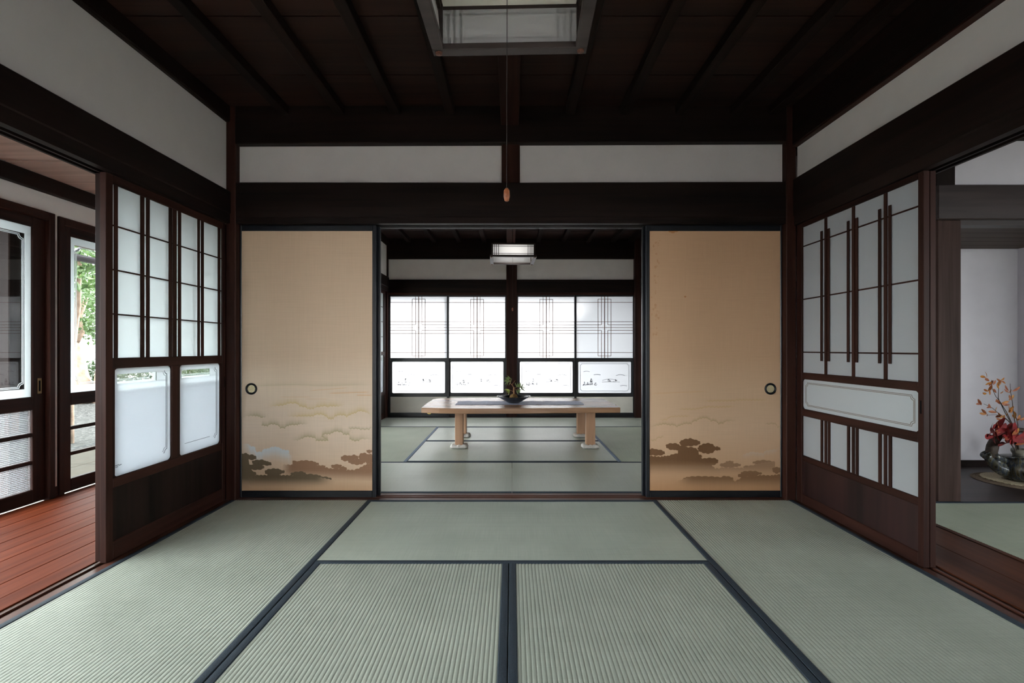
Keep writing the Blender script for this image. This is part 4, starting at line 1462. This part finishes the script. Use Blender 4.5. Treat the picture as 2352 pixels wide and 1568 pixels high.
# ------------------------------------------------------------------ low table and what stands on it
tb = thing('low_table', 'low table with thick pale wood slab top and four square legs', 'table', (0.08, 5.15, 0.0))
out = [(-0.883, 4.702), (-0.70, 4.66), (-0.41, 4.628), (0.0, 4.645), (0.35, 4.668), (0.75, 4.695), (1.057, 4.712),
       (1.075, 5.02), (1.055, 5.30), (1.045, 5.585), (0.5, 5.63), (-0.2, 5.645), (-0.775, 5.625), (-0.86, 5.57), (-0.896, 5.488), (-0.90, 5.1)]
MB().extrude([(x, y, 0.367) for x, y in out], (0, 0, 0.051)).build('table_top', 'oak_X', tb, 0.004)
legs = [(-0.567, -0.487, 4.80, 4.885), (-0.598, -0.512, 5.41, 5.495), (0.737, 0.828, 4.80, 4.885), (0.731, 0.820, 5.41, 5.495)]
for i, (a, b, c, d) in enumerate(legs):
    lg = bar('leg', 'oak_Z', tb, (a, b, c, d, 0.022, 0.367), 0.004)
    rnd = random.Random(40 + i)
    ph = [rnd.uniform(0, 6) for _ in range(4)]
    cx, cy = (a + b) / 2, (c + d) / 2
    prof = [(0.074, 0.0), (0.084, 0.006), (0.086, 0.016), (0.080, 0.028), (0.066, 0.036), (0.045, 0.034)]
    m = MB()
    vs, fcs = [], []
    sg = 40
    for j, (r, z) in enumerate(prof):
        for k in range(sg):
            an = 2 * PI * k / sg
            q = max(abs(math.cos(an)), abs(math.sin(an)))
            rr = r / q ** 0.75 * (1 + 0.05 * math.sin(7 * an + ph[j % 4]) + 0.04 * math.sin(13 * an + ph[(j + 1) % 4]))
            vs.append((cx + rr * math.cos(an), cy + rr * 0.85 * math.sin(an), z + (0.004 * math.sin(9 * an + ph[0]) if j > 2 else 0) + 0.003))
    for j in range(len(prof) - 1):
        for k in range(sg):
            fcs.append((j * sg + k, j * sg + (k + 1) % sg, (j + 1) * sg + (k + 1) % sg, (j + 1) * sg + k))
    fcs.append(tuple(range(sg - 1, -1, -1)))
    fcs.append(tuple(range((len(prof) - 1) * sg, len(prof) * sg)))
    pd = m.add(vs, fcs).build('foot_pad', 'pad_cloth', lg, smooth=True)
    pd['label'] = 'crumpled off-white cloth pad'
MB().extrude([(-0.83, 4.72, 0.367), (-0.79, 4.71, 0.367), (-0.795, 4.71, 0.355), (-0.81, 4.71, 0.353), (-0.825, 4.715, 0.358)], (0, 0.03, 0)).build('wedge', 'yellow_tag', tb)

rn = MB()
nx, ny = 60, 10
vs, fcs = [], []
for top in (1, 0):
    for i in range(nx + 1):
        for j in range(ny + 1):
            x = -0.578 + 1.313 * i / nx
            y = 4.935 + 0.31 * j / ny
            z = 0.4190
            if top:
                u = (x - 0.02) / 0.09
                wr_ = 0.0022 * abs(math.sin(x * 14 + 2 * math.sin(y * 17))) + 0.0018 * math.sin(x * 37 + y * 30)
                z += 0.0028 + max(0, wr_) * (0.0 if abs(x - 0.018) < 0.10 else 1.0)
            vs.append((x, y, z))
o2 = (nx + 1) * (ny + 1)
ix = lambda i, j: i * (ny + 1) + j
for i in range(nx):
    for j in range(ny):
        fcs.append((ix(i, j), ix(i + 1, j), ix(i + 1, j + 1), ix(i, j + 1)))
        fcs.append((o2 + ix(i, j), o2 + ix(i, j + 1), o2 + ix(i + 1, j + 1), o2 + ix(i + 1, j)))
for i in range(nx):
    fcs.append((o2 + ix(i, 0), o2 + ix(i + 1, 0), ix(i + 1, 0), ix(i, 0)))
    fcs.append((o2 + ix(i + 1, ny), o2 + ix(i, ny), ix(i, ny), ix(i + 1, ny)))
for j in range(ny):
    fcs.append((o2 + ix(0, j + 1), o2 + ix(0, j), ix(0, j), ix(0, j + 1)))
    fcs.append((o2 + ix(nx, j), o2 + ix(nx, j + 1), ix(nx, j + 1), ix(nx, j)))
tag(rn.add(vs, fcs).build('table_runner', 'runner_cloth', smooth=False), 'grey blue cloth runner lying along the low table', 'table runner')

BX, BY, BZ = 0.018, 5.09, 0.4222
bw = MB().lathe([(0.055, 0.0), (0.060, 0.002), (0.085, 0.016), (0.125, 0.040), (0.163, 0.062), (0.176, 0.068), (0.177, 0.071), (0.171, 0.072), (0.155, 0.064), (0.115, 0.042), (0.075, 0.020), (0.045, 0.012), (0.002, 0.011)], (BX, BY, BZ), 56).build('bowl', 'bowl_black', smooth=True)
tag(bw, 'wide shallow black bowl standing on the cloth runner', 'bowl')

ks = thing('moss_ball_plant', 'small plant with narrow leaves growing from a moss ball in the black bowl', 'plant', (BX, BY, BZ + 0.012))
rnd = random.Random(3)
mball = MB()
mball.lathe([(0.012, 0.0), (0.030, 0.008), (0.042, 0.026), (0.0445, 0.046), (0.038, 0.066), (0.022, 0.079), (0.006, 0.083)], (BX, BY, BZ + 0.0122), 24, wob=lambda a, j: 0.05 * math.sin(5 * a + j))
mball.build('moss_ball', 'moss', ks, smooth=True)


def bk(u, v, dy=0.0):
    return (BX + (u - 940) * 0.0002924, BY + dy, 0.8106 - v * 0.0002924)


MB().tube([bk(950, 1050), bk(952, 960), bk(945, 870), bk(950, 770)], [0.0105, 0.0085, 0.008, 0.0075], 10).build('trunk', 'bark', ks, smooth=True)
for pts, r in (([bk(948, 790), bk(900, 710), bk(830, 640), bk(815, 560), bk(775, 500)], 0.0035), ([bk(875, 680), bk(930, 610), bk(1000, 515, -0.01)], 0.0025),
               ([bk(925, 930), bk(880, 900), bk(800, 870, -0.01)], 0.0025), ([bk(960, 830), bk(1010, 780), bk(1080, 750, 0.01)], 0.0025), ([bk(960, 860), bk(1040, 860), bk(1180, 790, -0.01)], 0.002),
               ([bk(815, 560), bk(830, 510), bk(825, 465, 0.008)], 0.002)):
    MB().tube(pts, [r * (1 - 0.5 * i / (len(pts) - 1)) for i in range(len(pts))], 6).build('twig', 'bark', ks)


def blade_mesh(name, mat, L, W, fold=0.25, droop=0.25, n=5):
    """pointed leaf along +X, folded on its midrib"""
    vs, fs_ = [], []
    for i in range(n + 1):
        t = i / n
        w = W * (math.sin(PI * min(1, t * 0.92 + 0.04)) ** 0.8) * 0.5
        x, z = L * t, -droop * L * t * t
        vs += [(x, -w, z + fold * w), (x, 0, z), (x, w, z + fold * w)]
    for i in range(n):
        a = 3 * i
        fs_ += [(a, a + 3, a + 4, a + 1), (a + 1, a + 4, a + 5, a + 2)]
    me = bpy.data.meshes.new(name)
    me.from_pydata(vs, [], fs_)
    me.materials.append(MATS[mat])
    for p in me.polygons:
        p.use_smooth = True
    return me


def put_leaf(me, parent, base, direction, roll=0.0, scale=1.0, name='leaf'):
    o = bpy.data.objects.new(name, me)
    COL.objects.link(o)
    d = Vector(direction).normalized()
    q = d.to_track_quat('X', 'Z')
    o.rotation_mode = 'QUATERNION'
    from mathutils import Quaternion
    o.rotation_quaternion = q @ Quaternion((1, 0, 0), roll)
    o.scale = (scale,) * 3
    o.location = base
    attach(o, parent)
    return o


bl = blade_mesh('narrow_leaf', 'leaf_bonsai', 0.062, 0.0095)
bb = blade_mesh('narrow_leaf_bright', 'leaf_bonsai_bright', 0.062, 0.0105)
for (u, v, n, a0, a1, me) in ((790, 490, 6, 155, 215, bl), (830, 460, 4, 130, 175, bl), (760, 540, 5, 170, 250, bl), (830, 580, 4, 60, 260, bl), (805, 870, 6, 150, 255, bb),
                              (1040, 760, 8, 20, 110, bl), (1100, 740, 6, -60, 70, bl), (1190, 790, 9, -60, 110, bl), (1040, 860, 5, -95, -40, bl), (1090, 850, 4, -70, 10, bl)):
    for i in range(n):
        a = math.radians(a0 + (a1 - a0) * (i + rnd.uniform(0.2, 0.8)) / n)
        dy = rnd.uniform(-0.5, 0.5)
        put_leaf(me, ks, bk(u, v, rnd.uniform(-0.008, 0.008)), (math.cos(a), dy, math.sin(a)), rnd.uniform(1.0, 2.0), rnd.uniform(0.6, 1.0))

# ------------------------------------------------------------------ alcove: woven mat, lace mat, vase, branches
AX, AY = 3.785, 3.60
wm = MB()
prof = []
for i in range(19):
    r = 0.02 + 0.246 * i / 18
    prof += [(r, 0.004), (r + 0.0068, 0.0072)]
wm.lathe([(0.268, 0.0005), (0.272, 0.003)] + [(r, z) for r, z in reversed(prof) if r < 0.270] + [(0.002, 0.006)], (AX, AY, 0.0), 72)
tag(wm.build('woven_mat', 'straw_mat', smooth=False), 'large round brown woven mat on the alcove floor', 'mat')
lc = MB()
lc.lathe([(0.208, 0.0085), (0.208, 0.0125), (0.195, 0.0135), (0.18, 0.012), (0.165, 0.0135), (0.14, 0.012), (0.002, 0.012)], (AX + 0.012, AY + 0.02, 0.0), 120,
         wob=lambda a, j: (0.03 * abs(math.sin(19 * a)) + 0.02 * math.sin(53 * a)) if j < 3 else 0.0)
tag(lc.build('lace_mat', 'lace'), 'cream fringed lace mat under the vase', 'mat')

VZ = 0.0145
vs_ = thing('teapot_vase', 'dark glazed ceramic vase shaped like a teapot with branch handle', 'vase', (AX, AY, VZ))
MB().lathe([(0.070, 0.0), (0.085, 0.006), (0.112, 0.032), (0.128, 0.062), (0.132, 0.088), (0.127, 0.118), (0.117, 0.146), (0.112, 0.160), (0.116, 0.168), (0.108, 0.174), (0.075, 0.181), (0.046, 0.184)],
           (AX, AY, VZ), 48, wob=lambda a, j: 0.012 * math.sin(3 * a + j)).build('body', 'vase_glaze', vs_, smooth=True)
nk = MB().lathe([(0.044, 0.178), (0.041, 0.190), (0.048, 0.203), (0.053, 0.216), (0.050, 0.229), (0.046, 0.233), (0.039, 0.228), (0.035, 0.19)], (AX, AY, VZ), 36).build('neck', 'vase_neck_glaze', vs_, smooth=True)
sp = MB()
sp.tube([(AX - 0.075, AY, VZ + 0.070), (AX - 0.135, AY, VZ + 0.078), (AX - 0.180, AY, VZ + 0.100), (AX - 0.212, AY, VZ + 0.135), (AX - 0.236, AY, VZ + 0.168), (AX - 0.262, AY, VZ + 0.196), (AX - 0.256, AY, VZ + 0.188), (AX - 0.226, AY, VZ + 0.15)],
        [0.050, 0.046, 0.038, 0.031, 0.028, 0.033, 0.026, 0.016], 16).build('spout', 'vase_glaze', vs_, smooth=True)
hd = MB().tube([(AX - 0.225, AY, VZ + 0.165), (AX - 0.215, AY, VZ + 0.205), (AX - 0.205, AY, VZ + 0.25), (AX - 0.19, AY, VZ + 0.295), (AX - 0.15, AY, VZ + 0.335), (AX - 0.08, AY, VZ + 0.362), (AX + 0.0, AY, VZ + 0.372), (AX + 0.08, AY, VZ + 0.362), (AX + 0.15, AY, VZ + 0.325), (AX + 0.19, AY, VZ + 0.26), (AX + 0.17, AY, VZ + 0.16)],
              [0.026, 0.035, 0.036, 0.030, 0.022, 0.018, 0.017, 0.018, 0.022, 0.028, 0.030], 12).build('handle', 'handle_clay', vs_, smooth=True)
MB().tube([(AX - 0.212, AY - 0.01, VZ + 0.20), (AX - 0.17, AY - 0.012, VZ + 0.165), (AX - 0.095, AY - 0.01, VZ + 0.140)], [0.024, 0.020, 0.022], 10).build('handle_root', 'vase_glaze', hd, smooth=True)
MB().tube([(AX - 0.20, AY - 0.01, VZ + 0.155), (AX - 0.165, AY - 0.01, VZ + 0.130), (AX - 0.12, AY - 0.01, VZ + 0.11)], [0.020, 0.016, 0.020], 10).build('handle_root', 'vase_glaze', hd, smooth=True)


def tk(u, v, dy=0.0):
    return Vector((3.0945 + u * 0.000683, AY + dy, 0.8967 - v * 0.000683))


ol = blade_mesh('small_leaf', 'leaf_orange', 0.050, 0.019, 0.3, 0.15)
rl = blade_mesh('small_leaf_rust', 'leaf_rust', 0.050, 0.017, 0.3, 0.15)
rnd = random.Random(21)


def branch(label, stems, leaves, group='autumn branches in the vase'):
    b0 = Vector((AX, AY, VZ + 0.20))
    t = thing('autumn_branch', label, 'branch', b0, group)
    for si, (dy, pts) in enumerate(stems):
        P = [tk(u, v, dy * (i / max(1, len(pts) - 1))) for i, (u, v) in enumerate(pts)]
        if si == 0:
            P = [b0 + Vector((rnd.uniform(-0.01, 0.01), rnd.uniform(-0.01, 0.01), -0.05))] + P
        MB().tube(P, [0.0034 * (1 - 0.65 * i / (len(P) - 1)) for i in range(len(P))], 6).build('twig', 'stem_bark', t)
    for (u, v, a, sc, k) in leaves:
        dy = stems[0][0] * 0.8 + rnd.uniform(-0.015, 0.015)
        an = math.radians(a)
        d = Vector((math.cos(an), rnd.uniform(-0.35, 0.35), math.sin(an)))
        L = 0.050 * sc
        c = tk(u, v, dy)
        put_leaf(ol if k else rl, t, c - d.normalized() * L * 0.5, d, rnd.uniform(1.0, 2.1), sc)


branch('tallest orange leaved branch in the vase, bending to the left at its tip', [(-0.007, [(930, 690), (860, 550), (790, 440), (740, 380), (700, 300), (690, 200)])],
       [(600, 165, 165, 1, 1), (650, 145, 80, 0.95, 1), (640, 195, 150, 1.1, 0), (650, 240, 190, 1.1, 1), (700, 235, 60, 1.0, 0), (658, 285, 260, 1.0, 1), (706, 285, 280, 1.1, 1), (620, 312, 150, 0.8, 1), (690, 335, 290, 0.9, 1), (625, 350, 185, 1.0, 1), (722, 228, 50, 0.9, 0), (755, 430, 160, 1.2, 0), (780, 440, 300, 0.9, 0)])
branch('thin orange leaved branch beside the tallest one, upright', [(0.005, [(925, 690), (850, 560), (775, 400), (778, 330), (785, 250), (800, 215)])],
       [(850, 192, 20, 1.0, 1), (845, 228, -15, 1.0, 1), (785, 205, 135, 0.8, 0), (805, 242, 250, 1.1, 1), (770, 275, 120, 0.7, 1), (760, 320, 130, 0.9, 0), (805, 332, 20, 0.9, 1)])
branch('low orange leaved branch reaching farthest left over the spout', [(-0.010, [(920, 690), (870, 640), (800, 590), (740, 540), (690, 500), (600, 460)])],
       [(560, 440, 110, 1.0, 0), (552, 460, 185, 1.0, 0), (650, 480, 140, 1.1, 0), (752, 530, 95, 1.0, 1), (640, 497, 170, 0.9, 0), (708, 548, 170, 1.2, 0), (775, 595, 200, 1.1, 0), (780, 628, 180, 0.8, 1), (840, 628, 20, 0.7, 0), (820, 605, 80, 0.7, 1)])
branch('lowest orange leaved twig just above the red leaves', [(-0.015, [(900, 660), (850, 620), (790, 590), (720, 577), (630, 583)])],
       [(568, 565, 175, 1.0, 1), (600, 543, 120, 1.0, 0), (625, 580, 90, 0.4, 0), (770, 600, 190, 1.0, 1), (790, 585, 110, 0.8, 1)])
branch('straight orange leaved branch with a bare tip near the alcove side wall', [(0.007, [(960, 690), (940, 560), (930, 430), (915, 330), (912, 240)])],
       [(890, 290, 130, 1.1, 0), (962, 300, 30, 1.3, 0), (930, 322, 30, 1.0, 0), (865, 320, 150, 0.9, 0), (902, 392, 120, 0.9, 0), (940, 395, 60, 1.0, 1), (880, 450, 20, 1.1, 1), (868, 472, 180, 1.0, 0), (888, 500, 120, 1.0, 1), (940, 525, 70, 1.1, 1), (905, 545, 200, 1.1, 1), (920, 510, 20, 1.0, 1)])
branch('short orange leaved twig at the right of the vase branches', [(0.0, [(985, 690), (975, 640), (955, 560)])],
       [(990, 612, 60, 1.0, 1), (1030, 622, 30, 0.9, 1), (955, 600, 130, 0.9, 1), (966, 572, 90, 0.8, 1), (880, 575, 150, 0.8, 1), (1000, 635, -30, 0.8, 0)])

big = blade_mesh('broad_leaf', 'leaf_red', 0.090, 0.036, 0.22, 0.18, 7)
bigy = blade_mesh('broad_leaf_yellow', 'leaf_red_yellow', 0.085, 0.033, 0.22, 0.18, 7)
bigd = blade_mesh('broad_leaf_dark', 'leaf_dark_red', 0.090, 0.034, 0.22, 0.18, 7)


def spray(label, stem, leaves):
    b0 = Vector((AX, AY, VZ + 0.20))
    t = thing('red_leaf_spray', label, 'branch', b0, 'red leaf sprays in the vase')
    P = [b0 + Vector((0, 0, -0.04))] + [tk(u, v, dy) + Vector((dy, 0, -dy * 0.17)) for (u, v, dy) in stem]
    MB().tube(P, [0.004 - 0.0006 * i for i in range(len(P))], 6).build('stem', 'stem_bark', t)
    for (u, v, a, sc, me) in leaves:
        an = math.radians(a)
        d = Vector((math.cos(an), rnd.uniform(-0.5, -0.05), math.sin(an)))
        put_leaf(me, t, tk(u, v, rnd.uniform(-0.085, -0.055)) + Vector((-0.068, 0, 0.012)) - d.normalized() * 0.05 * sc, d, rnd.uniform(0.9, 2.0), sc)


spray('spray of broad red leaves leaning left above the spout', [(900, 880, -0.03), (830, 800, -0.05), (760, 770, -0.06)],
      [(640, 815, 178, 1.15, big), (695, 708, 175, 1.1, big), (800, 680, 80, 1.2, big), (760, 690, 140, 0.9, bigy), (700, 750, 165, 1.0, big), (770, 790, 200, 1.0, bigy), (820, 735, 60, 1.2, big), (730, 850, 235, 1.0, bigd), (715, 790, 190, 0.8, bigd), (830, 870, 170, 1.2, bigd), (800, 900, 185, 1.0, bigd), (670, 745, 150, 0.9, bigd), (740, 730, 100, 0.9, big), (655, 790, 195, 0.8, big), (745, 815, 260, 0.9, big), (790, 760, 30, 0.8, bigy), (690, 700, 120, 0.7, bigd)])
spray('spray of broad red leaves in the middle over the vase neck', [(950, 900, -0.03), (940, 840, -0.05), (945, 780, -0.06)],
      [(860, 810, 150, 1.0, big), (955, 835, 20, 1.2, big), (930, 870, 200, 1.1, big), (945, 735, 80, 1.1, big), (910, 760, 110, 0.9, bigd), (965, 760, 40, 0.9, bigy), (880, 850, 220, 0.9, bigy), (985, 860, -10, 1.0, big), (905, 900, 240, 0.8, bigd), (850, 760, 130, 1.0, big), (880, 720, 70, 1.0, bigd), (900, 820, 270, 0.9, big), (940, 800, 0, 0.9, bigd), (840, 830, 180, 0.9, bigd), (920, 860, 250, 0.9, bigy)])
spray('spray of red and yellowish leaves at the right of the vase neck', [(985, 890, -0.03), (1010, 820, -0.05), (1030, 800, -0.06)],
      [(1035, 805, 20, 1.1, big), (1045, 870, 30, 1.1, bigy), (1100, 790, 10, 1.1, big), (1090, 850, -20, 1.1, big), (1060, 760, 60, 1.0, bigd)])

# ------------------------------------------------------------------ garden outside the veranda
GZ = -0.42
pv = struct('path', 'pale paving strip under the eave')
simple('paving_beige', (0.042, 0.040, 0.033), 0.95, 0.05, noise=0.1, nscale=12)
for i in range(12):
    for j in range(3):
        bar('paving_slab', 'paving_beige', pv, (-5.9 + j * 0.82 + 0.004, -5.08 + j * 0.82 - 0.004, -1.0 + i * 0.75 + 0.004, -0.25 + i * 0.75 - 0.004, GZ, GZ + 0.04), 0.004)
gw = sbox('garden_wall', 'garden_wall_white', (-22, -13.5, 19.0, 19.3, GZ, 1.35), 'white garden wall behind the hedge')


def leaf_cloud(name, mat, parent, centers, n, size, seed, squash=0.8):
    """many small folded leaves scattered through rounded clumps"""
    r = random.Random(seed)
    vs, fs_ = [], []
    for _ in range(n):
        c, rad = r.choice(centers)
        while True:
            p = Vector((r.uniform(-1, 1), r.uniform(-1, 1), r.uniform(-1, 1)))
            if 0.15 < p.length < 1:
                break
        p = Vector(c) + Vector((p.x * rad, p.y * rad, p.z * rad * squash))
        d = Vector((r.gauss(0, 1), r.gauss(0, 1), r.gauss(-0.3, 0.7))).normalized()
        q = d.cross(Vector((r.gauss(0, 1), r.gauss(0, 1), r.gauss(0, 1)))).normalized()
        s = size * r.uniform(0.6, 1.3)
        k = len(vs)
        up = d.cross(q) * s * 0.12
        vs += [p, p + d * s * 0.5 + q * s * 0.27 + up, p + d * s, p + d * s * 0.5 - q * s * 0.27 + up]
        fs_ += [(k, k + 1, k + 2), (k, k + 2, k + 3)]
    o = MB().add(vs, fs_).build(name, mat, parent)
    o['kind'] = 'stuff'
    return o


TX, TY = -11.1, 12.5
tr = thing('garden_tree', 'garden tree with pale leaning trunks seen through the veranda window', 'tree', (TX, TY, GZ))
for pts, rr in (([(TX + 0.15, TY, GZ), (TX - 0.05, TY, 0.3), (TX - 0.20, TY, 0.95), (TX - 0.42, TY, 1.65), (TX - 0.5, TY, 2.5), (TX - 0.3, TY, 3.4)], [0.22, 0.17, 0.15, 0.12, 0.09, 0.05]),
                ([(TX - 0.1, TY, GZ), (TX - 0.55, TY, 0.05), (TX - 1.0, TY, 0.65), (TX - 1.35, TY, 1.6), (TX - 1.5, TY, 2.6)], [0.20, 0.16, 0.13, 0.10, 0.05]),
                ([(TX + 0.3, TY + 0.1, GZ), (TX + 0.42, TY + 0.1, 0.6), (TX + 0.5, TY, 1.5), (TX + 0.7, TY, 2.6)], [0.15, 0.12, 0.10, 0.05]),
                ([(TX - 0.25, TY, 1.05), (TX - 0.05, TY, 1.4), (TX - 0.12, TY, 1.75), (TX + 0.1, TY, 2.3)], [0.09, 0.08, 0.07, 0.04])):
    MB().tube(pts, rr, 10).build('trunk', 'tree_bark', tr, smooth=True)
rc = random.Random(9)
cents = [((TX + rc.uniform(-2.2, 1.8), TY + rc.uniform(-1.2, 1.2), rc.uniform(1.5, 4.4)), rc.uniform(0.35, 0.75)) for _ in range(42)]
leaf_cloud('foliage', 'leaf_green', tr, cents, 8000, 0.115, 4)
hg = thing('hedge', 'clipped green hedge behind the garden tree', 'hedge', (-13, 15.5, GZ))
cents = [((-19 + i * 0.42, 15.2 + 0.25 * math.sin(i), z), 0.42) for i in range(24) for z in (-0.1, 0.35)]
leaf_cloud('foliage', 'leaf_hedge', hg, cents, 7000, 0.12, 8)
sh = thing('garden_shrub', 'overhanging leafy shrub close to the eave gutter', 'shrub', (-6.2, 6.4, GZ))
MB().tube([(-6.6, 7.2, GZ), (-6.5, 7.1, 0.8), (-6.2, 6.9, 1.6), (-5.9, 6.6, 2.3)], [0.06, 0.05, 0.04, 0.02], 8).build('trunk', 'tree_bark', sh, smooth=True)
leaf_cloud('foliage', 'leaf_green', sh, [((-6.3, 6.9, 2.25), 0.45), ((-5.9, 6.6, 2.15), 0.40), ((-6.6, 7.2, 2.5), 0.6), ((-6.0, 6.3, 2.4), 0.4), ((-6.4, 6.6, 2.05), 0.3)], 750, 0.14, 12)
s2 = thing('garden_shrub', 'tall shrub outside the nearest veranda window, left of the post', 'shrub', (-6.5, 5.9, GZ))
leaf_cloud('foliage', 'leaf_green', s2, [((-7.4 + 0.25 * rc.uniform(-2, 2), 6.3 + 0.25 * rc.uniform(-2, 2), z * 0.3), 0.5) for z in range(0, 9)], 5200, 0.075, 14)
MB().tube([(-7.4, 6.3, GZ), (-7.35, 6.3, 0.9), (-7.4, 6.35, 1.9)], [0.05, 0.04, 0.02], 8).build('trunk', 'tree_bark', s2, smooth=True)
far = thing('tree_row', 'row of distant garden trees beyond the white garden wall', 'trees', (-22, 24, GZ))
cents = [((-34 + i * 2.0, 23 + rc.uniform(-1, 1), rc.uniform(1.0, 3.6)), rc.uniform(1.2, 2.0)) for i in range(13)]
leaf_cloud('foliage', 'leaf_green', far, cents, 3000, 0.5, 15)
far['kind'] = 'stuff'

# outside the far screens: unseen boards added to shade the right corner, trees stand back
fn = struct('shading_boards', 'unseen brown boards added to shade the far right screen')
for i in range(8):
    bar('board', 'outer_wood', fn, (1.95, 1.98, 7.14 + i * 0.16, 7.295 + i * 0.16, GZ, 2.3))
bt = thing('back_garden_tree', 'garden tree behind the far frosted screens', 'tree', (-0.5, 13.0, GZ))
MB().tube([(-0.5, 13, GZ), (-0.45, 13, 1.5), (-0.3, 13, 3.2)], [0.18, 0.14, 0.06], 8).build('trunk', 'tree_bark', bt, smooth=True)
leaf_cloud('foliage', 'leaf_green', bt, [((-0.5 + rc.uniform(-1.5, 1.5), 13 + rc.uniform(-1, 1), rc.uniform(2.2, 4.5)), 0.9) for _ in range(10)], 2600, 0.2, 17)
